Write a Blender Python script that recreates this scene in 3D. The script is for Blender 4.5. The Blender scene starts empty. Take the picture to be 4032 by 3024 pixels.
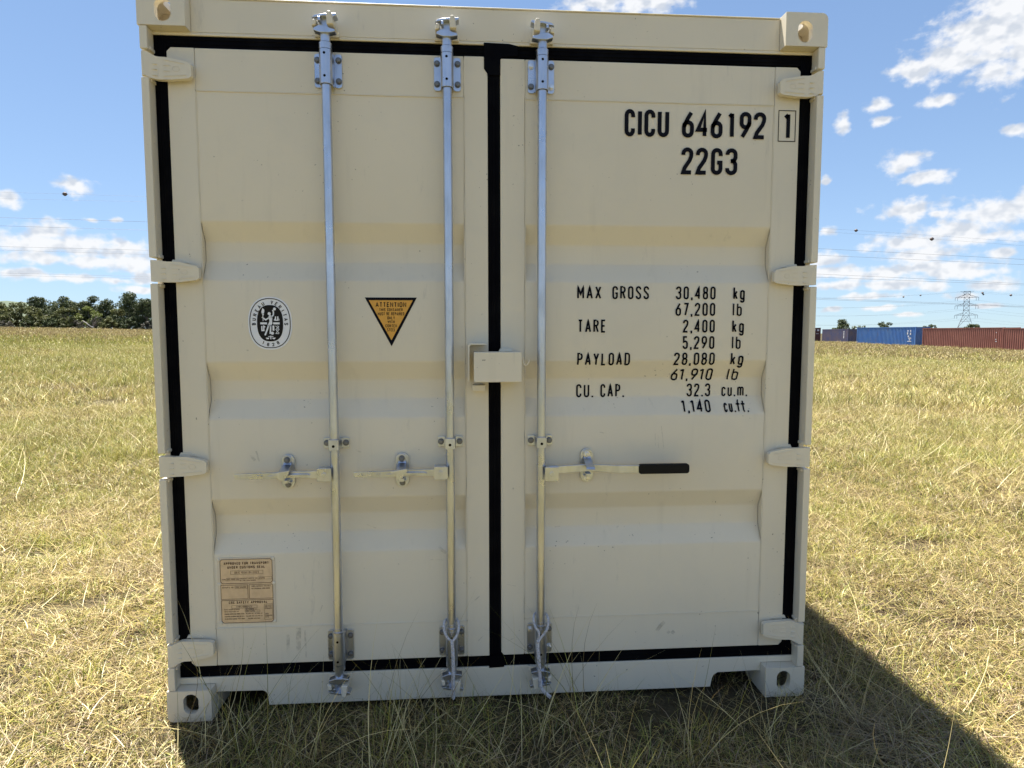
import bpy, math, random
import numpy as np
from mathutils import Vector, Matrix
R = math.radians
PI = math.pi
scene = bpy.context.scene
col = scene.collection

# ------------------------------------------------------------------ camera
cam_d = bpy.data.cameras.new('camera')
cam = bpy.data.objects.new('camera', cam_d)
col.objects.link(cam)
cam.location = (-0.1133, -2.3471, 1.4295)
cam.rotation_euler = (PI / 2 - 0.078622, 0.000555, -0.072762)
cam_d.sensor_width = 36.0
cam_d.lens = 22.583
cam_d.clip_start = 0.05
cam_d.clip_end = 6000
scene.camera = cam

# ------------------------------------------------------------------ light
SUN_DIR = Vector((-0.177, 0.295, 1.0)).normalized()      # towards the sun
SUN_EL = math.asin(SUN_DIR.z)
SUN_AZ = math.atan2(SUN_DIR.x, SUN_DIR.y)
sun_d = bpy.data.lights.new('sun', 'SUN')
sun_d.energy = 5.0
sun_d.angle = R(0.53)
sun_d.color = (1.0, 0.955, 0.88)
sun = bpy.data.objects.new('sun', sun_d)
col.objects.link(sun)
sun.rotation_euler = (-SUN_DIR).to_track_quat('-Z', 'Y').to_euler()
sun.location = (-20, 35, 110)

vs = scene.view_settings
vs.view_transform = 'Standard'
vs.look = 'None'
vs.exposure = 1.57
vs.gamma = 1.0
vs.use_curve_mapping = False

# cloud groups: azimuth (rad, 0 = +Y, + = +X), elevation slope, half width, half height
CLOUDS = [
    (0.699, 0.364, 0.057, 0.0408), (0.654, 0.342, 0.045, 0.0215), (0.721, 0.363, 0.034, 0.0536), (0.622, 0.338, 0.027, 0.0145), (0.701, 0.32, 0.029, 0.0121),
    (0.713, 0.392, 0.043, 0.0269), (0.645, 0.294, 0.019, 0.0069), (0.577, 0.3, 0.015, 0.0084), (0.586, 0.278, 0.013, 0.006), (0.538, 0.282, 0.01, 0.0123),
    (0.725, 0.242, 0.013, 0.0077), (0.611, 0.223, 0.023, 0.0131), (0.638, 0.2, 0.024, 0.0088), (0.619, 0.161, 0.036, 0.0131), (0.647, 0.153, 0.012, 0.0047),
    (0.712, 0.147, 0.04, 0.0168), (0.737, 0.155, 0.017, 0.0165), (0.668, 0.129, 0.047, 0.0127), (0.629, 0.117, 0.054, 0.0119), (0.639, 0.102, 0.039, 0.0107),
    (0.688, 0.118, 0.05, 0.0086), (0.716, 0.097, 0.012, 0.0067), (0.65, 0.086, 0.058, 0.0083), (0.526, 0.102, 0.022, 0.0101), (0.532, 0.084, 0.034, 0.0088),
    (0.588, 0.08, 0.047, 0.0098), (0.665, 0.076, 0.052, 0.007), (0.605, 0.066, 0.041, 0.0073), (0.713, 0.061, 0.023, 0.008), (0.544, 0.067, 0.028, 0.0063),
    (0.646, 0.06, 0.015, 0.006), (0.578, 0.05, 0.032, 0.0044), (0.686, 0.046, 0.019, 0.0047), (0.59, 0.034, 0.021, 0.0037), (0.534, 0.033, 0.011, 0.0032),
    (0.71, 0.034, 0.018, 0.0034), (0.622, 0.024, 0.013, 0.003), (0.525, 0.14, 0.008, 0.0063), (0.518, 0.208, 0.007, 0.0056), (0.199, 0.49, 0.051, 0.0131),
    (0.273, 0.482, 0.056, 0.0143), (-0.517, 0.185, 0.019, 0.0098), (-0.585, 0.162, 0.014, 0.0088), (-0.472, 0.148, 0.006, 0.0036), (-0.5, 0.146, 0.01, 0.003),
    (-0.542, 0.128, 0.022, 0.0126), (-0.566, 0.111, 0.038, 0.0124), (-0.514, 0.113, 0.056, 0.0129), (-0.553, 0.095, 0.043, 0.008), (-0.469, 0.11, 0.043, 0.0108),
    (-0.459, 0.092, 0.032, 0.0097), (-0.5, 0.093, 0.041, 0.0071), (-0.577, 0.074, 0.023, 0.0068), (-0.526, 0.071, 0.03, 0.0053), (-0.476, 0.07, 0.016, 0.0037),
    (-0.444, 0.075, 0.016, 0.0074), (-0.45, 0.059, 0.022, 0.0049),
]



def make_world():
    w = bpy.data.worlds.new('World')
    scene.world = w
    w.use_nodes = True
    nt = w.node_tree
    nt.nodes.clear()
    N = nt.nodes.new
    L = nt.links.new

    def math_(op, a, b=None, c=None, clamp=False):
        n = N('ShaderNodeMath'); n.operation = op; n.use_clamp = clamp
        for i, v in enumerate((a, b, c)):
            if v is None: continue
            if isinstance(v, (int, float)): n.inputs[i].default_value = v
            else: L(v, n.inputs[i])
        return n.outputs[0]

    def vmath(op, a, b=None):
        n = N('ShaderNodeVectorMath'); n.operation = op
        for i, v in enumerate((a, b)):
            if v is None: continue
            if isinstance(v, tuple): n.inputs[i].default_value = v
            else: L(v, n.inputs[i])
        return n
    sky = N('ShaderNodeTexSky')
    sky.sky_type = 'NISHITA'
    sky.sun_disc = False
    sky.sun_elevation = SUN_EL
    sky.sun_rotation = SUN_AZ
    sky.altitude = 800
    sky.air_density = 1.0
    sky.dust_density = 0.0
    sky.ozone_density = 2.6
    # film-like shoulder for the very bright horizon, the same in every direction
    den = vmath('ADD', vmath('MULTIPLY', sky.outputs[0], (1 / 4.0, 1 / 6.0, 1 / 9.5)).outputs[0], (1, 1, 1)).outputs[0]
    skyc = vmath('MULTIPLY', vmath('DIVIDE', sky.outputs[0], den).outputs[0], (1.28, 1.28, 1.28)).outputs[0]
    tc = N('ShaderNodeTexCoord')
    sep = N('ShaderNodeSeparateXYZ'); L(tc.outputs['Generated'], sep.inputs[0])
    x, y, z = sep.outputs
    az = math_('ARCTAN2', x, y)
    hyp = math_('SQRT', math_('ADD', math_('MULTIPLY', x, x), math_('MULTIPLY', y, y)))
    el = math_('DIVIDE', z, math_('MAXIMUM', hyp, 0.02))
    comb = N('ShaderNodeCombineXYZ'); L(az, comb.inputs[0]); L(el, comb.inputs[1])
    p = comb.outputs[0]
    # domain warp
    nw = N('ShaderNodeTexNoise'); nw.inputs['Scale'].default_value = 34; nw.inputs['Detail'].default_value = 3
    L(p, nw.inputs['Vector'])
    wv = vmath('SUBTRACT', nw.outputs['Color'], (.5, .5, .5)).outputs[0]
    wsc = vmath('MULTIPLY', wv, (.018, .010, 0)).outputs[0]
    pw = vmath('ADD', p, wsc).outputs[0]
    m = None
    for (a, e, wd, h) in CLOUDS:
        s = vmath('SUBTRACT', pw, (a, e, 0)).outputs[0]
        s = vmath('MULTIPLY', s, (.88 / wd, .84 / h, 0)).outputs[0]
        ln = vmath('LENGTH', s).outputs['Value']
        m = ln if m is None else math_('MINIMUM', m, ln)
    mask = math_('SUBTRACT', 1.0, m)            # 1 at a cloud's centre, 0 on its rim
    # clouds elsewhere in the sky, of the same kind and share
    cp = vmath('MULTIPLY', p, (1.0, 1.9, 1.0)).outputs[0]
    ng = N('ShaderNodeTexNoise'); ng.inputs['Scale'].default_value = 5.2; ng.inputs['Detail'].default_value = 2.0
    L(cp, ng.inputs['Vector'])
    gen = math_('MULTIPLY_ADD', ng.outputs['Fac'], 9.0, -5.3)
    gen = math_('MINIMUM', gen, 0.9)
    da = math_('ABSOLUTE', math_('SUBTRACT', az, 0.073))
    out_a = math_('MULTIPLY_ADD', da, 8.0, -6.2, clamp=True)
    out_e = math_('MULTIPLY_ADD', el, 8.0, -3.6, clamp=True)
    outside = math_('MAXIMUM', out_a, out_e)
    gen = math_('SUBTRACT', math_('MULTIPLY', math_('ADD', gen, 2.0), outside), 2.0)
    mask = math_('MAXIMUM', math_('MAXIMUM', mask, -1.2), gen)
    # billows
    bp = vmath('MULTIPLY', p, (1.0, 1.25, 1.0)).outputs[0]

    def fbm(vec):
        n = N('ShaderNodeTexNoise'); n.inputs['Scale'].default_value = 46
        n.inputs['Detail'].default_value = 5.5; n.inputs['Roughness'].default_value = 0.52
        n.inputs['Distortion'].default_value = 0.0
        L(vec, n.inputs['Vector'])
        return n.outputs['Fac']
    f0 = fbm(bp)
    dens = math_('ADD', math_('MULTIPLY', mask, 1.25), math_('MULTIPLY_ADD', f0, 3.0, -1.50))
    mr = N('ShaderNodeMapRange'); mr.interpolation_type = 'SMOOTHSTEP'
    L(dens, mr.inputs[0]); mr.inputs[1].default_value = -.35; mr.inputs[2].default_value = 0.75
    alpha = mr.outputs[0]
    up = math_('MULTIPLY_ADD', el, 60.0, 0.2, clamp=True)       # fade below the horizon
    alpha = math_('MULTIPLY', math_('MULTIPLY', alpha, up), 0.96)
    def soft(vec):
        n = N('ShaderNodeTexNoise'); n.inputs['Scale'].default_value = 40; n.inputs['Detail'].default_value = 2.5
        n.inputs['Roughness'].default_value = .5; L(vec, n.inputs['Vector']); return n.outputs['Fac']
    lit = math_('MULTIPLY_ADD', math_('SUBTRACT', soft(bp), soft(vmath('ADD', bp, (-.004, .013, 0)).outputs[0])), 4.6, 0.88)
    lit = math_('SUBTRACT', lit, math_('MULTIPLY', math_('MAXIMUM', dens, 0), 0.16))
    lit = math_('MINIMUM', math_('MAXIMUM', lit, 0.0), 1.0)
    cc = N('ShaderNodeMix'); cc.data_type = 'RGBA'; cc.clamp_factor = False
    L(lit, cc.inputs['Factor'])
    cc.inputs['A'].default_value = (3.5, 3.75, 4.15, 1)
    cc.inputs['B'].default_value = (4.95, 5.0, 5.1, 1)
    mx = N('ShaderNodeMix'); mx.data_type = 'RGBA'
    L(alpha, mx.inputs['Factor']); L(skyc, mx.inputs['A']); L(cc.outputs['Result'], mx.inputs['B'])
    bg = N('ShaderNodeBackground'); bg.inputs['Strength'].default_value = 0.066
    L(mx.outputs['Result'], bg.inputs['Color'])
    out = N('ShaderNodeOutputWorld'); L(bg.outputs[0], out.inputs['Surface'])
    w.cycles.sampling_method = 'MANUAL'
    w.cycles.sample_map_resolution = 1024


make_world()

# ------------------------------------------------------------------ materials
MATS = {}


def mat(name, color, rough=0.5, metal=0.0, spec=0.5):
    m = bpy.data.materials.new(name); m.use_nodes = True
    b = m.node_tree.nodes['Principled BSDF']
    b.inputs['Base Color'].default_value = (*color, 1)
    b.inputs['Roughness'].default_value = rough
    b.inputs['Metallic'].default_value = metal
    b.inputs['Specular IOR Level'].default_value = spec
    MATS[name] = m
    return m


class NT:
    def __init__(s, m):
        s.nt = m.node_tree; s.b = s.nt.nodes.get('Principled BSDF')
        g = s.nt.nodes.new('ShaderNodeNewGeometry'); s.pos = g.outputs['Position']
        t = s.nt.nodes.new('ShaderNodeTexCoord'); s.obj = t.outputs['Object']

    def n(s, t): return s.nt.nodes.new(t)
    def l(s, a, b): s.nt.links.new(a, b)

    def noise(s, scale, detail=3, rough=.5, vec=None, stretch=None, out='Fac'):
        n = s.n('ShaderNodeTexNoise'); n.inputs['Scale'].default_value = scale
        n.inputs['Detail'].default_value = detail; n.inputs['Roughness'].default_value = rough
        v = vec or s.pos
        if stretch:
            mm = s.n('ShaderNodeVectorMath'); mm.operation = 'MULTIPLY'; mm.inputs[1].default_value = stretch
            s.l(v, mm.inputs[0]); v = mm.outputs[0]
        s.l(v, n.inputs['Vector'])
        return n.outputs[out]

    def ramp(s, v, a, b, c0=0., c1=1.):
        n = s.n('ShaderNodeMapRange'); s.l(v, n.inputs[0])
        for i, q in enumerate((a, b, c0, c1)): n.inputs[i + 1].default_value = q
        return n.outputs[0]

    def mix(s, f, a, b, mode='MIX'):
        n = s.n('ShaderNodeMix'); n.data_type = 'RGBA'; n.blend_type = mode
        if isinstance(f, (int, float)): n.inputs['Factor'].default_value = f
        else: s.l(f, n.inputs['Factor'])
        for k, q in (('A', a), ('B', b)):
            if isinstance(q, tuple): n.inputs[k].default_value = (*q[:3], 1)
            else: s.l(q, n.inputs[k])
        return n.outputs['Result']

    def mul(s, a, b):
        n = s.n('ShaderNodeMath'); n.operation = 'MULTIPLY'
        for i, q in enumerate((a, b)):
            if isinstance(q, (int, float)): n.inputs[i].default_value = q
            else: s.l(q, n.inputs[i])
        return n.outputs[0]

    def bump(s, h, strength, dist):
        n = s.n('ShaderNodeBump'); n.inputs['Strength'].default_value = strength
        n.inputs['Distance'].default_value = dist; s.l(h, n.inputs['Height'])
        s.l(n.outputs[0], s.b.inputs['Normal'])


def make_materials():
    # beige container paint with faint dust, grime specks and scuffs
    m = mat('beige_paint', (.68, .61, .47), .42, 0, .45); t = NT(m)
    c = t.mix(t.ramp(t.noise(1.3, 4), .35, .7), (.755, .682, .535), (.705, .640, .507))
    dust = t.mul(t.ramp(t.noise(6, 5, .65), .52, .75), .35)
    c = t.mix(dust, c, (.66, .61, .50))
    streak = t.mul(t.ramp(t.noise(3.0, 5, .6, stretch=(6, 6, .5)), .58, .78), .22)
    c = t.mix(streak, c, (.50, .45, .36))
    spk = t.ramp(t.noise(85, 1, .5), .735, .76)
    spk = t.mul(spk, t.ramp(t.noise(4.3, 2), .5, .62))
    c = t.mix(t.mul(spk, .75), c, (.16, .13, .09))
    scf = t.mul(t.ramp(t.noise(11, 6, .7, stretch=(1, 1, .22)), .64, .72), .35)
    c = t.mix(scf, c, (.42, .39, .33))
    t.l(c, t.b.inputs['Base Color'])
    t.l(t.ramp(t.noise(5, 4), .3, .7, .36, .52), t.b.inputs['Roughness'])
    t.bump(t.noise(260, 2), .10, .002)
    # galvanised steel with spangle
    m = mat('galvanised_steel', (.62, .63, .65), .28, .95); t = NT(m)
    c = t.mix(t.ramp(t.noise(30, 3, .5, stretch=(1, 1, .3)), .36, .66), (.50, .53, .59), (.60, .63, .70))
    c = t.mix(t.mul(t.ramp(t.noise(16, 5, .65), .58, .76), .4), c, (.38, .37, .35))
    t.l(c, t.b.inputs['Base Color'])
    t.l(t.ramp(t.noise(14, 2), .3, .7, .26, .36), t.b.inputs['Roughness'])
    m = mat('dark_zinc_bolt', (.20, .20, .20), .45, .8)
    m = mat('bright_bolt', (.72, .72, .72), .3, .9)
    m = mat('black_hole', (.004, .004, .004), .9, 0, .1)  # flat black that paints the shade inside the bracket and clamp holes
    m = mat('black_rubber', (.004, .004, .006), .6, 0, .05); t = NT(m)
    t.l(t.mix(t.ramp(t.noise(9, 5, .6), .45, .8), (.0016, .0016, .003), (.006, .006, .007)), t.b.inputs['Base Color'])
    t.l(t.ramp(t.noise(20, 3), .3, .7, .55, .8), t.b.inputs['Roughness'])
    m = mat('black_grip', (.004, .004, .004), .55, 0, .2)
    m = mat('black_vinyl', (.004, .004, .008), .55, 0, .12)
    m = mat('white_vinyl', (.80, .80, .82), .4)
    m = mat('sticker_dark', (.014, .012, .010), .55, 0, .15)
    m = mat('orange_vinyl', (.72, .36, .045), .4)
    m = mat('plate_bronze', (.50, .38, .25), .4, .35); t = NT(m)
    t.l(t.mix(t.ramp(t.noise(40, 4), .4, .7), (.66, .52, .37), (.58, .455, .32)), t.b.inputs['Base Color'])
    m = mat('plate_edge', (.66, .58, .46), .5, .1)
    m = mat('plate_print', (.13, .08, .045), .6, 0, .2)
    m = mat('rope_fibre', (.72, .71, .74), .8, 0, .2); t = NT(m)
    t.l(t.mix(t.ramp(t.noise(120, 3), .4, .7), (.60, .59, .61), (.40, .385, .37)), t.b.inputs['Base Color'])
    m = mat('plywood_floor', (.12, .08, .05), .8)
    # grass
    m = bpy.data.materials.new('grass'); m.use_nodes = True; MATS['grass'] = m
    t = NT(m); nt = m.node_tree
    a = t.n('ShaderNodeAttribute'); a.attribute_name = 'gcol'
    v1 = t.ramp(t.noise(.35, 4, .6), .3, .7, .82, 1.12)
    hs = t.n('ShaderNodeHueSaturation'); t.l(a.outputs['Color'], hs.inputs['Color']); t.l(v1, hs.inputs['Value'])
    c = hs.outputs[0]
    brown = t.mul(t.ramp(t.noise(1.1, 4, .6), .56, .70), .45)
    c = t.mix(brown, c, (.25, .18, .11))
    d = t.n('ShaderNodeBsdfDiffuse'); tr = t.n('ShaderNodeBsdfTranslucent')
    t.l(c, d.inputs['Color']); t.l(c, tr.inputs['Color'])
    ms = t.n('ShaderNodeMixShader'); ms.inputs[0].default_value = .20
    t.l(d.outputs[0], ms.inputs[1]); t.l(tr.outputs[0], ms.inputs[2])
    gl = t.n('ShaderNodeBsdfGlossy'); gl.inputs['Roughness'].default_value = .42
    gl.inputs['Color'].default_value = (.9, .85, .7, 1)
    ms2 = t.n('ShaderNodeMixShader'); ms2.inputs[0].default_value = .05
    t.l(ms.outputs[0], ms2.inputs[1]); t.l(gl.outputs[0], ms2.inputs[2])
    t.l(ms2.outputs[0], nt.nodes['Material Output'].inputs['Surface'])
    nt.nodes.remove(t.b)
    # soil / thatch sheet
    m = mat('ground_soil', (.25, .19, .11), .95, 0, .1); t = NT(m)
    c = t.mix(t.ramp(t.noise(9, 6, .7), .35, .65), (.024, .017, .012), (.060, .044, .028))
    c = t.mix(t.ramp(t.noise(60, 4, .7), .45, .65), c, (.095, .073, .043))
    c = t.mix(t.mul(t.ramp(t.noise(.09, 5, .6), .42, .62), .55), c, (.12, .11, .045))
    t.l(c, t.b.inputs['Base Color'])
    t.bump(t.noise(40, 5, .7), .8, .03)
    for nm, c0, c1 in (('leaf_dark', (.036, .054, .022), (.095, .115, .046)),
                       ('leaf_olive', (.075, .092, .030), (.16, .165, .058)),
                       ('leaf_bright', (.12, .15, .034), (.21, .24, .06)),
                       ('leaf_grey', (.08, .076, .058), (.145, .135, .10)),
                       ('leaf_hill', (.060, .085, .045), (.10, .13, .06))):
        m = mat(nm, c0, .55, 0, .3); t = NT(m)
        c = t.mix(t.ramp(t.noise(.9, 4, .6), .35, .68), c0, c1)
        c = t.mix(t.ramp(t.noise(7, 2), .4, .7), c, c1)
        t.l(c, t.b.inputs['Base Color'])
        tr = t.n('ShaderNodeBsdfTranslucent'); t.l(c, tr.inputs['Color'])
        ms = t.n('ShaderNodeMixShader'); ms.inputs[0].default_value = .22
        t.l(t.b.outputs[0], ms.inputs[1]); t.l(tr.outputs[0], ms.inputs[2])
        t.l(ms.outputs[0], m.node_tree.nodes['Material Output'].inputs['Surface'])
    m = mat('bark', (.16, .13, .10), .9)
    m = mat('dead_wood', (.52, .48, .43), .8)
    for nm, c0, c1 in (('paint_blue', (.060, .165, .42), (.095, .20, .40)), ('paint_oxide', (.235, .085, .062), (.30, .12, .085)),
                       ('paint_purple', (.085, .085, .155), (.14, .105, .12)), ('paint_dark_red', (.075, .022, .022), (.11, .04, .035))):
        m = mat(nm, c0, .55); t = NT(m)
        c = t.mix(t.ramp(t.noise(.7, 5, .6), .4, .7), c0, c1)
        c = t.mix(t.mul(t.ramp(t.noise(2.2, 5, .7, stretch=(1, 1, .3)), .58, .7), .5), c, (.17, .085, .05))
        t.l(c, t.b.inputs['Base Color'])
    m = mat('faded_white', (.62, .62, .62), .6)
    m = mat('tower_steel', (.30, .31, .32), .5, .4)
    m = mat('wire_metal', (.17, .175, .19), .5, .5)
    m = mat('ball_dull', (.14, .10, .085), .6)


make_materials()

# ------------------------------------------------------------------ mesh helpers


class MB:
    def __init__(s):
        s.v = []; s.f = []; s.m = []; s.cur = 0

    def add(s, vs_, fs):
        o = len(s.v); s.v += [tuple(q) for q in vs_]
        for f in fs:
            s.f.append(tuple(i + o for i in f)); s.m.append(s.cur)

    def box(s, x0, x1, y0, y1, z0, z1):
        s.add([(x0, y0, z0), (x1, y0, z0), (x1, y1, z0), (x0, y1, z0), (x0, y0, z1), (x1, y0, z1), (x1, y1, z1), (x0, y1, z1)],
              [(0, 3, 2, 1), (4, 5, 6, 7), (0, 1, 5, 4), (1, 2, 6, 5), (2, 3, 7, 6), (3, 0, 4, 7)])

    def cyl(s, p0, p1, r0, n=12, r1=None, cap=True):
        r1 = r0 if r1 is None else r1
        p0 = Vector(p0); p1 = Vector(p1); d = (p1 - p0).normalized()
        u = d.orthogonal().normalized(); w = d.cross(u)
        vs_ = []
        for p, r in ((p0, r0), (p1, r1)):
            for i in range(n):
                a = 2 * PI * (i + .5) / n; vs_.append(p + (u * math.cos(a) + w * math.sin(a)) * r)
        fs = [(i, (i + 1) % n, n + (i + 1) % n, n + i) for i in range(n)]
        if cap: fs += [tuple(reversed(range(n))), tuple(range(n, 2 * n))]
        s.add(vs_, fs)

    def prism(s, poly, a0, a1, axis='y'):
        """polygon (u,v) extruded along axis; axis y: (x,z), axis z: (x,y), axis x: (y,z)"""
        n = len(poly)

        def P(u, v, a): return {'y': (u, a, v), 'z': (u, v, a), 'x': (a, u, v)}[axis]
        vs_ = [P(u, v, a0) for u, v in poly] + [P(u, v, a1) for u, v in poly]
        s.add(vs_, [tuple(range(n)), tuple(reversed(range(n, 2 * n)))] + [(i, n + i, n + (i + 1) % n, (i + 1) % n) for i in range(n)])

    def tube(s, pts, r, n=6, cap=True):
        pts = [Vector(p) for p in pts]; m = len(pts); rr = r if isinstance(r, (list, tuple)) else [r] * m
        vs_ = []; u = None
        for i, p in enumerate(pts):
            d = (pts[min(i + 1, m - 1)] - pts[max(i - 1, 0)]).normalized()
            if u is None: u = d.orthogonal().normalized()
            else: u = (u - d * u.dot(d)).normalized()
            w = d.cross(u)
            for k in range(n):
                a = 2 * PI * k / n; vs_.append(p + (u * math.cos(a) + w * math.sin(a)) * rr[i])
        fs = []
        for i in range(m - 1):
            for k in range(n):
                fs.append((i * n + k, i * n + (k + 1) % n, (i + 1) * n + (k + 1) % n, (i + 1) * n + k))
        if cap: fs += [tuple(reversed(range(n))), tuple(range((m - 1) * n, m * n))]
        s.add(vs_, fs)

    def flat(s, poly, y):
        """flat polygon in the XZ plane facing -Y"""
        if sum((poly[i][0] * poly[(i + 1) % len(poly)][1] - poly[(i + 1) % len(poly)][0] * poly[i][1]) for i in range(len(poly))) < 0:
            poly = list(reversed(poly))
        s.add([(a, y, b) for a, b in poly], [tuple(range(len(poly)))])

    def stroke(s, pts, w, yf, closed=False):
        """constant-width stroke in the XZ plane; yf = y value or function of z"""
        q = [Vector((a, b)) for a, b in pts]
        if closed: q.append(q[0])
        out = [q[0]]
        n = len(q); L = []; Rr = []
        for i in range(n):
            if closed: a = q[i - 1] if i else q[n - 2]; b = q[i + 1] if i < n - 1 else q[1]
            else: a = q[max(i - 1, 0)]; b = q[min(i + 1, n - 1)]
            d0 = (q[i] - a); d1 = (b - q[i])
            if d0.length < 1e-9: d0 = d1
            if d1.length < 1e-9: d1 = d0
            d0 = d0.normalized(); d1 = d1.normalized(); t = d0 + d1
            if t.length < 1e-6: t = d1
            t = t.normalized(); nn = Vector((-t.y, t.x)); k = max(nn.dot(Vector((-d1.y, d1.x))), .45)
            L.append(q[i] + nn * w / 2 / k); Rr.append(q[i] - nn * w / 2 / k)
        Y = yf if callable(yf) else (lambda z: yf)
        vs_ = [(a.x, Y(a.y), a.y) for a in L] + [(a.x, Y(a.y), a.y) for a in Rr]
        s.add(vs_, [(i + n, i + 1 + n, i + 1, i) for i in range(n - 1)])

    def build(s, name, mats, parent=None, bevel=0, seg=2, smooth=35):
        me = bpy.data.meshes.new(name)
        me.from_pydata(s.v, [], s.f)
        if isinstance(mats, str): mats = [mats]
        for k in mats: me.materials.append(MATS[k])
        if len(mats) > 1: me.polygons.foreach_set('material_index', s.m)
        if smooth:
            me.polygons.foreach_set('use_smooth', [True] * len(me.polygons))
            me.set_sharp_from_angle(angle=R(smooth))
        me.update()
        o = bpy.data.objects.new(name, me); col.objects.link(o)
        if parent: o.parent = parent
        if bevel:
            b = o.modifiers.new('bevel', 'BEVEL'); b.width = bevel; b.segments = seg; b.limit_method = 'ANGLE'; b.angle_limit = R(40)
            b.harden_normals = True
        return o


def empty(name, loc=(0, 0, 0), rz=0, parent=None):
    o = bpy.data.objects.new(name, None); col.objects.link(o); o.location = loc; o.rotation_euler.z = rz
    o.empty_display_size = .2
    if parent: o.parent = parent
    return o


def tag(o, label=None, cat=None, group=None, kind=None):
    if label: o['label'] = label
    if cat: o['category'] = cat
    if group: o['group'] = group
    if kind: o['kind'] = kind
    return o


def inst(o, parent, loc=(0, 0, 0), rot=None, scale=None):
    c = o.copy(); col.objects.link(c); c.parent = parent; c.location = loc
    if rot: c.rotation_euler = rot
    if scale: c.scale = scale
    return c


# ------------------------------------------------------------------ terrain
CX, CY = -0.1133, -2.3471


def terrain(x, y):
    dx, dy = x - CX, y - CY
    d = math.hypot(dx, dy); b = math.atan2(dx, dy)
    s = min(max((d - 7) / (120 if b < 0 else 120 - 50 * min(b / .4, 1)), 0), 1); s = s * s * (3 - 2 * s) * .5 + s * .5
    front = min(max((1.7 - abs(b)) / .5, 0), 1)
    bb = min(max(b, -.85), .8)
    z = s * (.85 - 2.2 * bb) * front
    z += .010 * math.sin(x * 2.3 + 1) * math.cos(y * 1.7) * min(1, d / 3)
    return z


def make_ground():
    rs = [0.0, .4, .8, 1.2, 1.6, 2, 2.5, 3, 3.5, 4, 5, 6, 7.5, 9, 11, 13.5, 16, 20, 25, 31, 38, 47, 58, 72, 90, 110, 130, 160, 220, 350, 600, 1200, 2600, 5000]
    na = 144; v = [(CX, CY, 0)]; f = []
    for r in rs[1:]:
        for k in range(na):
            a = 2 * PI * k / na; x = CX + r * math.sin(a); y = CY + r * math.cos(a); v.append((x, y, terrain(x, y)))
    for k in range(na): f.append((0, 1 + (k + 1) % na, 1 + k))
    for i in range(len(rs) - 2):
        for k in range(na):
            a = 1 + i * na + k; b = 1 + i * na + (k + 1) % na
            f.append((a, b, b + na, a + na))
    mb = MB(); mb.add(v, f)
    o = mb.build('ground', 'ground_soil', smooth=80)
    tag(o, kind='structure')
    # far wooded ridge
    mb = MB(); v = []; f = []; n = 60
    random.seed(4)
    for i in range(n + 1):
        a = -1.1 + .9 * i / n
        h = 68 * (1 - max(0, (a + .56) / .07)) if a > -.56 else 68 + 3 * math.sin(i * .7)
        h = max(h, 0) + 2.0 * math.sin(i * 1.9)
        for k, (rr, hh) in enumerate(((1500, -8), (1640, .62), (1850, 1.0), (2150, .6), (2500, -8))):
            z = hh if hh < 0 else hh * h * 1.13 + random.uniform(-1.5, 1.5)
            v.append((CX + rr * math.sin(a), CY + rr * math.cos(a), z))
    for i in range(n):
        for k in range(4): f.append((i * 5 + k, (i + 1) * 5 + k, (i + 1) * 5 + k + 1, i * 5 + k + 1))
    mb.add(v, f); o = mb.build('hill', 'leaf_hill', smooth=80); tag(o, kind='structure')


make_ground()

# ------------------------------------------------------------------ stroke font


def arc(cx, cy, rx, ry, a0, a1, n=7):
    return [(cx + rx * math.cos(R(a0 + (a1 - a0) * i / n)), cy + ry * math.sin(R(a0 + (a1 - a0) * i / n))) for i in range(n + 1)]


r_ = .175


def stad(y0, y1, x0=0., x1=1.):
    c = (x0 + x1) / 2; w = (x1 - x0) / 2
    return arc(c, y1 - r_, w, r_, 0, 180) + arc(c, y0 + r_, w, r_, 180, 360)


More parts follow.
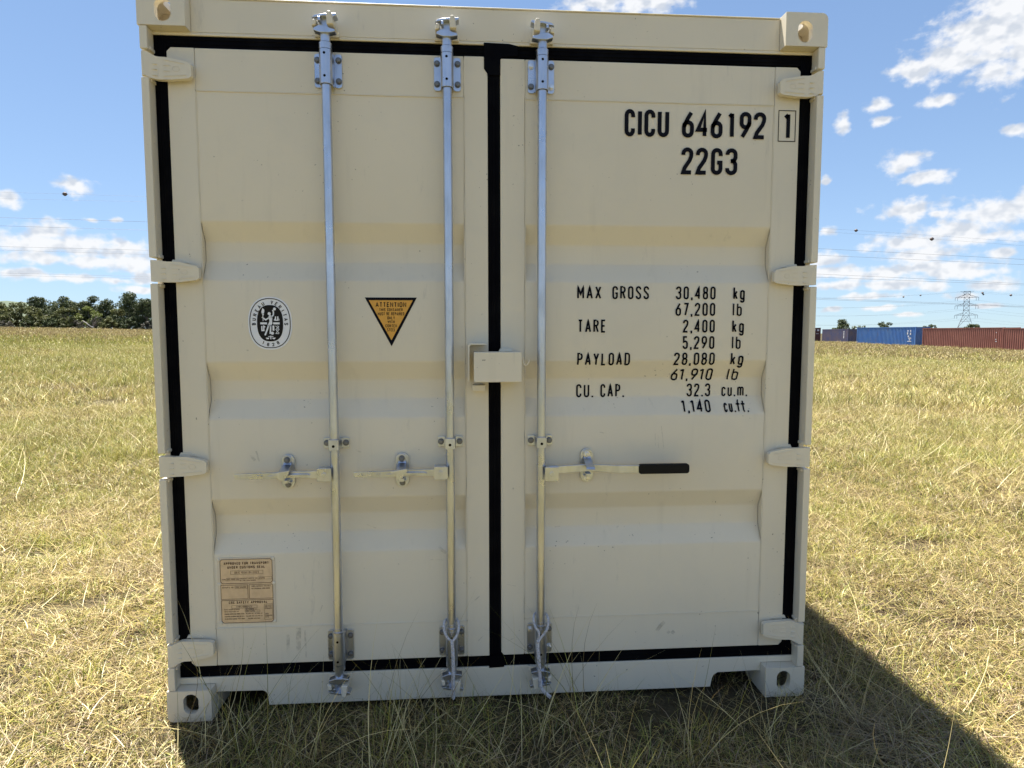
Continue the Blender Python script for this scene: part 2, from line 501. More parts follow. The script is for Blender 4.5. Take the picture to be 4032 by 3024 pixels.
GL = {   # char: (width, [(points, closed)])
    'C': (.40, [([(1, .74), (1, 1 - r_)] + arc(.5, 1 - r_, .5, r_, 0, 180) + arc(.5, r_, .5, r_, 180, 360) + [(1, .26)], 0)]),
    'I': (.15, [([(.5, 0), (.5, 1)], 0)]),
    'U': (.42, [([(0, 1)] + arc(.5, r_, .5, r_, 180, 360) + [(1, 1)], 0)]),
    '6': (.44, [([(.88, 1), (.42, .72), (.12, .50), (0, .36)], 0), (stad(0, .58), 1)]),
    '9': (.44, [([(.12, 0), (.58, .28), (.88, .50), (1, .64)], 0), (stad(.42, 1), 1)]),
    '4': (.46, [([(.76, 0), (.76, 1), (0, .27), (1.04, .27)], 0)]),
    '1': (.22, [([(-.9, .85), (.75, .975)], 0), ([(.75, 0), (.75, 1)], 0)]),
    '2': (.44, [([(0, .76), (0, 1 - r_)] + arc(.5, 1 - r_, .5, r_, 180, 0) + [(.97, .70), (.80, .53), (.18, .20), (0, 0), (1, 0)], 0)]),
    '3': (.44, [([(0, .80)] + arc(.5, 1 - r_, .5, r_, 180, 0) + [(1, .68), (.82, .54), (.42, .53)], 0),
                ([(.42, .53), (.82, .52), (1, .38)] + arc(.5, r_, .5, r_, 360, 180) + [(0, .22)], 0)]),
    '0': (.42, [(stad(0, 1), 1)]),
    '5': (.42, [([(.95, 1), (.06, 1), (.06, .56), (.5, .62), (.88, .56), (1, .42)] + arc(.5, r_, .5, r_, 360, 180) + [(0, .22)], 0)]),
    '7': (.42, [([(0, 1), (1, 1), (.34, 0)], 0)]),
    '8': (.42, [(stad(.52, 1, .04, .96), 1), (stad(0, .52), 1)]),
    'G': (.42, [([(1, .74), (1, 1 - r_)] + arc(.5, 1 - r_, .5, r_, 0, 180) + arc(.5, r_, .5, r_, 180, 360) + [(1, .45), (.55, .45)], 0)]),
    'M': (.50, [([(0, 0), (0, 1), (.5, .35), (1, 1), (1, 0)], 0)]),
    'A': (.46, [([(0, 0), (.5, 1), (1, 0)], 0), ([(.17, .30), (.83, .30)], 0)]),
    'X': (.44, [([(0, 0), (1, 1)], 0), ([(0, 1), (1, 0)], 0)]),
    'R': (.42, [([(0, 0), (0, 1), (.6, 1)] + arc(.55, .77, .45, .23, 90, -90) + [(0, .54)], 0), ([(.5, .54), (1, 0)], 0)]),
    'O': (.42, [(stad(0, 1), 1)]),
    'S': (.42, [([(1, .78)] + arc(.5, 1 - r_, .5, r_, 0, 180) + [(.05, .68), (.5, .51), (.95, .34)] + arc(.5, r_, .5, r_, 360, 180) + [(0, .22)], 0)]),
    'T': (.40, [([(0, 1), (1, 1)], 0), ([(.5, 0), (.5, 1)], 0)]),
    'E': (.38, [([(1, 1), (0, 1), (0, 0), (1, 0)], 0), ([(0, .52), (.85, .52)], 0)]),
    'P': (.42, [([(0, 0), (0, 1), (.6, 1)] + arc(.55, .75, .45, .25, 90, -90) + [(0, .50)], 0)]),
    'Y': (.44, [([(0, 1), (.5, .45), (1, 1)], 0), ([(.5, 0), (.5, .45)], 0)]),
    'L': (.38, [([(0, 1), (0, 0), (1, 0)], 0)]),
    'D': (.42, [([(0, 0), (0, 1), (.5, 1)] + arc(.5, 1 - r_, .5, r_, 90, 0) + arc(.5, r_, .5, r_, 0, -90) + [(0, 0)], 1)]),
    'B': (.42, [([(0, 0), (0, 1), (.5, 1)] + arc(.5, .77, .42, .23, 90, -90) + [(0, .54)], 0), ([(.5, .54)] + arc(.5, .27, .5, .27, 90, -90) + [(0, 0)], 0)]),
    'V': (.44, [([(0, 1), (.5, 0), (1, 1)], 0)]),
    'N': (.44, [([(0, 0), (0, 1), (1, 0), (1, 1)], 0)]),
    'F': (.38, [([(1, 1), (0, 1), (0, 0)], 0), ([(0, .52), (.85, .52)], 0)]),
    'H': (.42, [([(0, 0), (0, 1)], 0), ([(1, 0), (1, 1)], 0), ([(0, .5), (1, .5)], 0)]),
    'W': (.58, [([(0, 1), (.25, 0), (.5, .8), (.75, 0), (1, 1)], 0)]),
    'K': (.42, [([(0, 0), (0, 1)], 0), ([(1, 1), (.1, .45)], 0), ([(.3, .55), (1, 0)], 0)]),
    'k': (.34, [([(0, 0), (0, 1)], 0), ([(.95, .66), (.08, .26)], 0), ([(.36, .40), (1, 0)], 0)]),
    'g': (.36, [([(1, .70), (1, -.12)] + arc(.5, -.14, .5, .14, 0, -180), 0), ([(1, .56)] + arc(.5, .56, .5, .14, 0, 180) + arc(.5, .14, .5, .14, 180, 360) + [(1, .3)], 0)]),
    'l': (.13, [([(.5, 0), (.5, 1)], 0)]),
    'b': (.36, [([(0, 0), (0, 1)], 0), ([(0, .56)] + arc(.5, .56, .5, .14, 180, 0) + arc(.5, .14, .5, .14, 0, -180) + [(0, .3)], 0)]),
    'c': (.34, [([(1, .54)] + arc(.5, .56, .5, .14, 0, 180) + arc(.5, .14, .5, .14, 180, 360) + [(1, .18)], 0)]),
    'u': (.36, [([(0, .70)] + arc(.5, .14, .5, .14, 180, 360) + [(1, .3)], 0), ([(1, 0), (1, .70)], 0)]),
    'm': (.54, [([(0, 0), (0, .70)], 0), ([(0, .5)] + arc(.25, .58, .25, .12, 180, 0) + [(.5, 0)], 0), ([(.5, .5)] + arc(.75, .58, .25, .12, 180, 0) + [(1, 0)], 0)]),
    'f': (.34, [([(.3, 0), (.3, .84)] + arc(.75, .84, .45, .16, 180, 80), 0), ([(-.75, .66), (1.25, .66)], 0)]),
    't': (.34, [([(.3, .94), (.3, .14)] + arc(.75, .14, .45, .14, 180, 280), 0), ([(-.75, .66), (1.25, .66)], 0)]),
    '.': (.12, [([(.5, -.07), (.5, .07)], 0)]),
    ',': (.14, [([(.8, .10), (.2, -.15)], 0)]),
    "'": (.10, [([(.5, .8), (.5, 1)], 0)]),
    '/': (.34, [([(0, 0), (1, 1)], 0)]),
    '-': (.30, [([(0, .45), (1, .45)], 0)]),
    ' ': (.26, []),
}
GAP = .13


def text(mb, s, x0, x1, z0, z1, sw, yf, fine=None, gap=GAP):
    H = z1 - z0
    tot = sum(GL[c][0] for c in s) + gap * (len(s) - 1)
    k = (x1 - x0) / (tot * H)
    x = x0
    for c in s:
        w = GL[c][0] * H * k
        iw = max(w - sw, w * .25 if c not in 'Il1.,\'' else .0); ih = H - sw
        for pts, closed in GL[c][1]:
            P = [(x + (w - iw) / 2 + u * iw, z0 + sw / 2 + v * ih) for u, v in pts]
            if fine:
                Q = []
                PP = P + ([P[0]] if closed else [])
                for a, b in zip(PP[:-1], PP[1:]):
                    n = max(1, int(math.hypot(b[0] - a[0], b[1] - a[1]) / fine))
                    Q += [(a[0] + (b[0] - a[0]) * i / n, a[1] + (b[1] - a[1]) * i / n) for i in range(n)]
                if not closed: Q.append(PP[-1])
                P = Q
            mb.stroke(P, sw, yf, closed)
        x += w + gap * H * k


# ------------------------------------------------------------------ main container
DY = .045          # door face
TD = .036          # corrugation depth
TOPS = (1.828, 1.326, .821)
PY = DY + .0015    # panel face, a hair behind the frame


def prof(z):
    for t in TOPS:
        a = t - z
        if 0 <= a < .068: return PY + TD * a / .068
        if .068 <= a < .14: return PY + TD
        if .14 <= a < .208: return PY + TD * (.208 - a) / .068
    return PY


def stadium(cx, cz, hw, hh, n=20):
    out = []
    for i in range(n):
        a = 2 * PI * (i + .5) / n; c, s = math.cos(a), math.sin(a)
        if hh >= hw: out.append((cx + hw * c, cz + (hh - hw) * (1 if s > 0 else -1) + hw * s))
        else: out.append((cx + (hw - hh) * (1 if c > 0 else -1) + hh * c, cz + hh * s))
    return out


def ray_to_outline(poly, c, p):
    """point of the convex outline on the ray from c through p"""
    d = Vector((p[0] - c[0], p[1] - c[1])); best = None
    for i in range(len(poly)):
        a = Vector(poly[i]) - Vector(c); b = Vector(poly[(i + 1) % len(poly)]) - Vector(c); e = b - a
        den = d.x * e.y - d.y * e.x
        if abs(den) < 1e-12: continue
        t = (a.x * e.y - a.y * e.x) / den; u = (a.x * d.y - a.y * d.x) / den
        if t > 0 and -1e-6 <= u <= 1 + 1e-6 and (best is None or t > best): best = t
    return (c[0] + d.x * best, c[1] + d.y * best)


def holed_plate(mb, outline, hole, c, y0, y1):
    """plate in XZ at y0 with a hole whose rim runs back to y1"""
    angs = []
    pts = [(math.atan2(q[1] - c[1], q[0] - c[0]), None, q) for q in hole]
    pts += [(math.atan2(q[1] - c[1], q[0] - c[0]), q, None) for q in outline]
    pts.sort(key=lambda t: t[0])
    O = []; H = []
    for a, o, h in pts:
        far = (c[0] + math.cos(a), c[1] + math.sin(a))
        O.append(o or ray_to_outline(outline, c, far)); H.append(h or ray_to_outline(hole, c, far))
    n = len(O)
    mb.add([(x, y0, z) for x, z in O] + [(x, y0, z) for x, z in H] + [(x, y1, z) for x, z in H],
           [(i, (i + 1) % n, n + (i + 1) % n, n + i) for i in range(n)] + [(n + i, n + (i + 1) % n, 2 * n + (i + 1) % n, 2 * n + i) for i in range(n)])


def corner_casting():
    """top right casting, front face at y=0, outer side at +x, origin at its outer bottom edge"""
    mb = MB()
    W, H, Dp = .158, .118, .178
    rr = .022
    outl = [(-W, 0), (0, 0)] + [(-rr + rr * math.cos(R(a)), H - rr + rr * math.sin(R(a))) for a in (0, 22, 45, 67, 90)] + [(-W, H)]
    hole = stadium(-.085, .051, .0275, .038)
    holed_plate(mb, outl, hole, (-.085, .051), 0, .026)
    n = len(outl)
    for i in range(n):
        (a, b), (c, d) = outl[i], outl[(i + 1) % n]
        if b == H and d == H:     # top wall with its own slot
            m2 = MB(); ol = [(c, 0), (a, 0), (a, Dp), (c, Dp)]
            cc = ((a + c) / 2 - .008, .089)
            holed_plate(m2, ol, stadium(cc[0], cc[1], .032, .060), cc, H, H - .026)
            mb.add([(x, z, y) for x, y, z in m2.v], m2.f)
        else:
            mb.add([(a, 0, b), (c, 0, d), (c, Dp, d), (a, Dp, b)], [(0, 1, 2, 3)])
    mb.add([(x, Dp, z) for x, z in outl], [tuple(range(n))])
    me = mb.build('corner_casting', 'beige_paint', smooth=30)
    return me


def corr_wall(mb, p0, p1, z0, z1, depth, nrm, pitch=.278):
    """vertical trapezoid ribs from p0 to p1 (xy), depth along nrm"""
    p0 = Vector(p0); p1 = Vector(p1); d = p1 - p0; Ln = d.length; d.normalize(); nrm = Vector(nrm)
    n = max(1, round(Ln / pitch)); pt = Ln / n
    prof_ = []
    for i in range(n):
        for u, k in ((0, 0), (.26, 0), (.50, 1), (.76, 1)): prof_.append(((i + u) * pt, k))
    prof_.append((Ln, 0))
    v = []
    for s_, k in prof_:
        q = p0 + d * s_ - nrm * depth * k
        v += [(q.x, q.y, z0), (q.x, q.y, z1)]
    mb.add(v, [(2 * i, 2 * i + 2, 2 * i + 3, 2 * i + 1) for i in range(len(prof_) - 1)])


def hinge_mesh(kind):
    """left-hand hinge blade; x measured from the post edge, z about its middle; kind 'mid', 'top', 'low'"""
    if kind == 'top': o = [(0, .040), (.014, .040), (.026, .034), (.040, .026), (.080, .025), (.148, .011), (.157, .003), (.157, -.036), (.149, -.043), (.090, -.049), (.040, -.050), (.024, -.047), (.012, -.040), (0, -.040)]
    elif kind == 'mid': o = [(0, .037), (.030, .036), (.045, .033), (.086, .033), (.148, .019), (.157, .011), (.157, -.024), (.151, -.030), (.090, -.038), (.045, -.039), (0, -.037)]
    else: o = [(0, .040), (.014, .040), (.026, .046), (.040, .051), (.148, .045), (.157, .038), (.157, -.004), (.149, -.011), (.088, -.025), (.046, -.026), (.026, -.034), (.014, -.041), (0, -.041)]
    xs = [0, .008, .016, .024, .032, .042, .052, .07, .09, .12, .148, .157]

    def lim(x, up):
        pts = [q for q in o]
        vals = []
        for i in range(len(o)):
            a, b = o[i], o[(i + 1) % len(o)]
            if min(a[0], b[0]) - 1e-9 <= x <= max(a[0], b[0]) + 1e-9:
                if abs(a[0] - b[0]) < 1e-9: vals += [a[1], b[1]]
                else: vals.append(a[1] + (b[1] - a[1]) * (x - a[0]) / (b[0] - a[0]))
        return max(vals) if up else min(vals)
    mb = MB(); v = []

    def yf(x): return -.004 + (.012 if x > .052 else .012 * max(0, (x - .014)) / .038)
    n = len(xs)
    for x in xs:
        v += [(x, yf(x), lim(x, 1)), (x, yf(x), lim(x, 0)), (x, yf(x) + .02, lim(x, 1)), (x, yf(x) + .02, lim(x, 0))]
    f = []
    for i in range(n - 1):
        a = 4 * i; b = 4 * i + 4
        f += [(a, a + 1, b + 1, b), (a + 2, b + 2, b + 3, a + 3), (a, b, b + 2, a + 2), (a + 1, a + 3, b + 3, b + 1)]
    f += [(0, 2, 3, 1), (4 * n - 4, 4 * n - 3, 4 * n - 1, 4 * n - 2)]
    mb.add(v, f)
    ztop = (lim(.08, 1) + lim(.148, 1)) / 2
    zm = (lim(.1, 1) + lim(.1, 0)) / 2
    # cast-in ribs
    mb.prism([(.066, lim(.07, 1) - .009), (.066, lim(.07, 1) - .0075), (.135, lim(.135, 1) - .0085), (.135, lim(.135, 1) - .010)], .0060, .010)
    mb.prism([(.066, lim(.07, 0) + .0105), (.066, lim(.07, 0) + .012), (.140, lim(.14, 0) + .011), (.140, lim(.14, 0) + .0095)], .0060, .010)
    for zz in (zm + .010, zm - .008): mb.box(.066, .088, .0060, .010, zz, zz + .0013)
    for k in range(16):
        a = 2 * PI * k / 16; b = 2 * PI * (k + 1) / 16
        for r0, r1 in ((.0115, .0128),):
            ca, sa, cb, sb = math.cos(a), math.sin(a), math.cos(b), math.sin(b); cx = .108
            mb.add([(cx + r0 * ca, .0062, zm + .75 * r0 * sa), (cx + r1 * ca, .0068, zm + .75 * r1 * sa), (cx + r1 * cb, .0068, zm + .75 * r1 * sb), (cx + r0 * cb, .0062, zm + .75 * r0 * sb)], [(0, 1, 2, 3)])
    for zz in (.012, -.006, -.026): mb.box(.030, .046, .0005, .006, zm + zz, zm + zz + .0016)
    # knuckle pin barrel
    mb.cyl((.006, .012, lim(0, 1) - .001), (.006, .012, lim(0, 0) + .001), .0125, 12)
    return mb


def make_container():
    root = empty('shipping_container')
    tag(root, 'large beige steel shipping container standing in dry grass, double doors facing us', 'container')
    Lc = 6.058
    # castings
    c0 = corner_casting(); c0.parent = root; c0.location = (1.214, 0, 2.473)
    for sx in (1, -1):
        for top in (1, 0):
            for back in (0, 1):
                if (sx, top, back) == (1, 1, 0): continue
                c = inst(c0, root, (1.214 * sx, Lc if back else 0, 2.473 if top else .118))
                c.scale = (sx, -1 if back else 1, 1 if top else -1)
    # posts
    for sx in (-1, 1):
        for y0, d in ((0, 1), (Lc, -1)):
            mb = MB()
            X = lambda a: a * sx

            def bx(xa, xb, ya, yb, za, zb):
                mb.box(min(X(xa), X(xb)), max(X(xa), X(xb)), min(y0 + d * ya, y0 + d * yb), max(y0 + d * ya, y0 + d * yb), za, zb)
            bx(1.186, 1.206, .050, .16, .12, 2.471)
            bx(1.10, 1.1858, .098, .16, .12, 2.471)
            if d == 1:
                for za, zb in ((.119, .205), (.300, .908), (1.002, 1.604), (1.694, 2.302), (2.396, 2.472)):
                    bx(1.1835, 1.209, .0015, .0498, za, zb)
                    for e in (za, zb):
                        if .12 < e < 2.47: bx(1.178, 1.1834, .012, .047, e - (.012 if e == zb else 0), e + (.012 if e == za else 0))
            else:
                bx(1.10, 1.2085, .003, .0498, .119, 2.472)
            mb.build('corner_post', 'beige_paint', root, bevel=.003)
    # header and sill
    mb = MB()
    mb.box(-1.185, 1.185, DY, .15, 2.4612, 2.4726)
    mb.box(-1.0555, 1.0555, DY + .0005, .15, 2.4728, 2.584)
    mb.box(-1.0555, 1.0555, DY - .004, .17, 2.5842, 2.589)
    mb.build('door_header', 'beige_paint', root, bevel=.0025)
    mb = MB()
    ol = [(-1.185, .144), (-1.185, .1195), (-1.0555, .1195), (-1.0555, .084), (-1.043, .086), (-.884, .084), (-.872, .078), (-.866, .064), (-.862, .026), (.852, .026), (.858, .058), (.864, .074),
          (.880, .084), (1.036, .086), (1.0555, .084), (1.0555, .1195), (1.185, .1195), (1.185, .144)]
    mb.prism(ol, DY, DY + .10)
    mb.build('door_sill', 'beige_paint', root, bevel=.002)
    # rails
    for sx in (-1, 1):
        mb = MB(); a, b = sorted((1.150 * sx, 1.211 * sx)); mb.box(a, b, .179, Lc - .179, 2.505, 2.578); mb.build('top_rail', 'beige_paint', root, bevel=.004)
        mb = MB(); a, b = sorted((1.140 * sx, 1.209 * sx)); mb.box(a, b, .179, Lc - .179, .025, .165); mb.build('bottom_rail', 'beige_paint', root, bevel=.004)
        mb = MB(); corr_wall(mb, (1.205 * sx, .161), (1.205 * sx, Lc - .161), .1655, 2.5045, .036, (sx, 0)); mb.build('side_wall', 'beige_paint', root, smooth=20)
    mb = MB(); corr_wall(mb, (-1.10, Lc - .03), (1.10, Lc - .03), .16, 2.46, .040, (0, 1)); mb.build('end_wall', 'beige_paint', root, smooth=20)
    mb = MB(); mb.box(-1.055, 1.055, Lc - .12, Lc - .004, 2.461, 2.583); mb.build('end_header', 'beige_paint', root, bevel=.003)
    mb = MB(); mb.box(-1.055, 1.055, Lc - .12, Lc - .004, .03, .159); mb.build('end_sill', 'beige_paint', root, bevel=.003)
    mb = MB()
    v = []; n = 60
    for i in range(n + 1):
        y = .172 + (Lc - .30) * i / n; k = (i // 2) % 2
        v += [(-1.1495, y, 2.562 + .018 * k), (1.1495, y, 2.562 + .018 * k)]
    mb.add(v, [(2 * i, 2 * i + 1, 2 * i + 3, 2 * i + 2) for i in range(n)]); mb.build('roof', 'beige_paint', root, smooth=20)
    mb = MB(); mb.box(-1.138, 1.138, .146, Lc - .13, .135, .165); mb.build('floor', 'plywood_floor', root)
    for i in range(15):
        mb = MB(); y = .35 + i * .38; mb.box(-1.138, 1.138, y, y + .045, .03, .1345); mb.build('cross_member', 'beige_paint', root)
    # gasket: frame lips, centre strip and the rubber flap at the top of the joint
    mb = MB()
    g0 = DY + .004; g1 = DY + .05
    mb.box(-1.1845, -1.1415, g0, g1, .1445, 2.4605)
    mb.box(1.1415, 1.1845, g0, g1, .1445, 2.4605)
    mb.box(-1.1413, 1.1413, g0 + .0006, g1, 2.4215, 2.4605)
    mb.box(-1.1413, 1.1413, g0 + .0006, g1, .1445, .1865)
    mb.box(-.0255, .0175, g0, g1, .1867, 2.4213)
    for x in (-1.172, -1.154, 1.154, 1.172): mb.box(x - .003, x + .003, g0 - .002, g0 + .004, .146, 2.459)
    for z in (2.434, 2.449, .157, .172): mb.box(-1.14, 1.14, g0 - .0016, g0 + .004, z - .0025, z + .0025)
    for x in (-.012, .004): mb.box(x - .0025, x + .0025, g0 - .002, g0 + .004, .19, 2.418)
    mb.prism([(-.040, 2.468), (.052, 2.466), (.083, 2.4585), (.083, 2.424), (.030, 2.420), (.0195, 2.412), (.0185, 2.355), (-.0265, 2.355), (-.0280, 2.362), (-.0395, 2.378)], DY - .0035, DY + .0035)
    mb.prism([(-.0285, .188), (.024, .188), (.030, .186), (.030, .141), (-.0285, .139)], DY - .002, DY + .0035)
    mb.build('door_gasket', 'black_rubber', root, bevel=.0015)
    # doors
    for side in (-1, 1):
        if side < 0: xo, xi = -1.1405, -.0268; po, pi_ = -1.048, -.1115; zt, zb = 2.4205, .1878; lab = 'left door with two galvanised locking bars and round and triangular stickers'
        else: xo, xi = 1.1405, .0188; po, pi_ = 1.044, .1075; zt, zb = 2.4155, .1888; lab = 'right door printed with the code and weights'
        mb = MB()
        c = .014

        def pr(x0, x1, z0, z1, y0=DY, y1=DY + .05):
            mb.box(min(x0, x1), max(x0, x1), y0, y1, z0, z1)
        # stiles run full height with the outer corners rounded
        sg = 1 if side > 0 else -1
        mb.prism([(xo, zb + c), (xo - sg * c, zb), (po, zb), (po, zt), (xo - sg * c, zt), (xo, zt - c)], DY, DY + .05)
        mb.prism([(xi, zb + (.012 if side > 0 else 0)), (xi + sg * .010, zb), (pi_, zb), (pi_, zt), (xi, zt)], DY, DY + .05)
        pr(po - sg * .0015, pi_ + sg * .0015, 2.2765, zt - .0005, DY + .0008)
        pr(po - sg * .0015, pi_ + sg * .0015, zb + .0005, .3315, DY + .0008)
        door = mb.build('door', 'beige_paint', root, bevel=.0022)
        door['label'] = lab
        # panel: one pressed sheet with three troughs
        mb = MB(); zs = [.3330]
        for t in reversed(TOPS): zs += [t - .208, t - .14, t - .068, t]
        zs.append(2.2750)
        rr_ = .006
        v = []
        xa, xb = po - sg * .0018, pi_ + sg * .0018
        zz = []
        for z in zs:
            if z in (zs[0], zs[-1]): zz.append((z, PY))
            else: # soften the folds
                for dz in (-rr_, 0, rr_):
                    y = (prof(z - rr_) + prof(z + rr_)) / 2 * .5 + prof(z) * .5 if dz == 0 else prof(z + dz)
                    zz.append((z + dz, y))
        for z, y in zz: v += [(xa, y, z), (xb, y, z)]
        mb.add(v, [((2 * i, 2 * i + 1, 2 * i + 3, 2 * i + 2) if xa < xb else (2 * i + 1, 2 * i, 2 * i + 2, 2 * i + 3)) for i in range(len(zz) - 1)])
        mb.build('door_panel', 'beige_paint', door, smooth=60)
        # weld beads round the panel
        rnd = random.Random(7 + side)
        def bead(a, b):
            n = max(3, int((Vector(b) - Vector(a)).length / .035)); pts = []; rad = []
            for i in range(n + 1):
                q = Vector(a).lerp(Vector(b), i / n); q += Vector((rnd.uniform(-.0007, .0007), 0, rnd.uniform(-.0007, .0007)))
                pts.append(q); rad.append(rnd.uniform(.0014, .0023))
            mbw.tube(pts, rad, 5)
        mbw = MB()
        bead((xa, DY, 2.2757), (xb, DY, 2.2757)); bead((xa, DY, .3322), (xb, DY, .3322))
        for x in (xa, xb): bead((x, DY + .0004, .335), (x, DY + .0004, 2.274))
        for x in (po, pi_): bead((x, DY + .0003, 2.279), (x, DY + .0003, zt - .008)); bead((x, DY + .0003, zb + .006), (x, DY + .0003, .330))
        mbw.build('weld_bead', 'beige_paint', door, smooth=60)
        # hinges
        for kind, zc in (('top', 2.3475), ('mid', 1.648), ('mid', .955), ('low', .252)):
            key = 'hinge_' + kind
            if key not in HM:
                HM[key] = hinge_mesh(kind).build('hinge', 'beige_paint', None, bevel=0, smooth=40).data
                bpy.data.objects.remove(bpy.data.objects[-1]) if False else None
                for ob in list(bpy.data.objects):
                    if ob.data == HM[key]: bpy.data.objects.remove(ob)
            h = bpy.data.objects.new('hinge', HM[key]); col.objects.link(h); h.parent = door
            h.location = (1.2035 * sg, .003, zc); h.scale = (-sg, 1, 1)
        # small hinge lug bracket behind each blade
        for zc in (2.3475 - .058, 1.648 + .043, .955 + .043, .252 + .060):
            mb = MB(); x0 = xo; mb.prism([(xo + sg * .012, zc - .012), (xo + sg * .006, zc), (xo - sg * .022, zc), (xo - sg * .05, zc - .012)], DY - .004, DY + .006)
            if abs(zc - (2.3475 - .058)) > .001: mb.build('hinge_lug', 'beige_paint', door)
        if side > 0: door_r = door
        else: door_l = door
    return root, door_l, door_r


HM = {}
container, door_l, door_r = make_container()


# ------------------------------------------------------------------ locking bars
def hexagon(r, n=6, off=0): return [(r * math.cos(2 * PI * i / n + off), r * math.sin(2 * PI * i / n + off)) for i in range(n)]


def shared(mb, name, mats, **k):
    o = mb.build(name, mats, None, **k); me = o.data; mods = k.get('bevel')
    o['proto'] = 1
    return o


def rrect(x0, x1, z0, z1, r, n=4):
    out = []
    for cx, cz, a0 in ((x1 - r, z1 - r, 0), (x0 + r, z1 - r, 90), (x0 + r, z0 + r, 180), (x1 - r, z0 + r, 270)):
        for i in range(n + 1):
            a = R(a0 + 90 * i / n); out.append((cx + r * math.cos(a), cz + r * math.sin(a)))
    return out


def make_bolt(name, matn, r=.0088):
    mb = MB()
    mb.cyl((0, .003, 0), (0, 0, 0), r * 1.25, 16)
    mb.cyl((0, 0, 0), (0, -.006, 0), r, 6)
    mb.cyl((0, -.006, 0), (0, -.0072, 0), r * .93, 6, r * .7)
    o = mb.build(name, matn, None, smooth=30)
    return o


def bracket(zs_sign):
    """bearing bracket: plate on the door with a raised sleeve round the bar; z 0 at the plate's middle"""
    mb = MB()
    mb.prism(rrect(-.0475, -.0215, -.058, .058, .009), .0375, .0432)
    mb.prism(rrect(.0215, .0475, -.058, .058, .009), .0375, .0432)
    out = []
    for i in range(13):
        a = R(180 + 180 * i / 12); out.append((.0222 * math.cos(a), .0225 * math.sin(a)))
    inn = [(x * .88, y * .86) for x, y in reversed(out)]
    mb.prism([(-.0222, .041)] + out + [(.0222, .041), (.0195, .041)] + inn + [(-.0195, .041)], -.062, .054, 'z')
    return mb


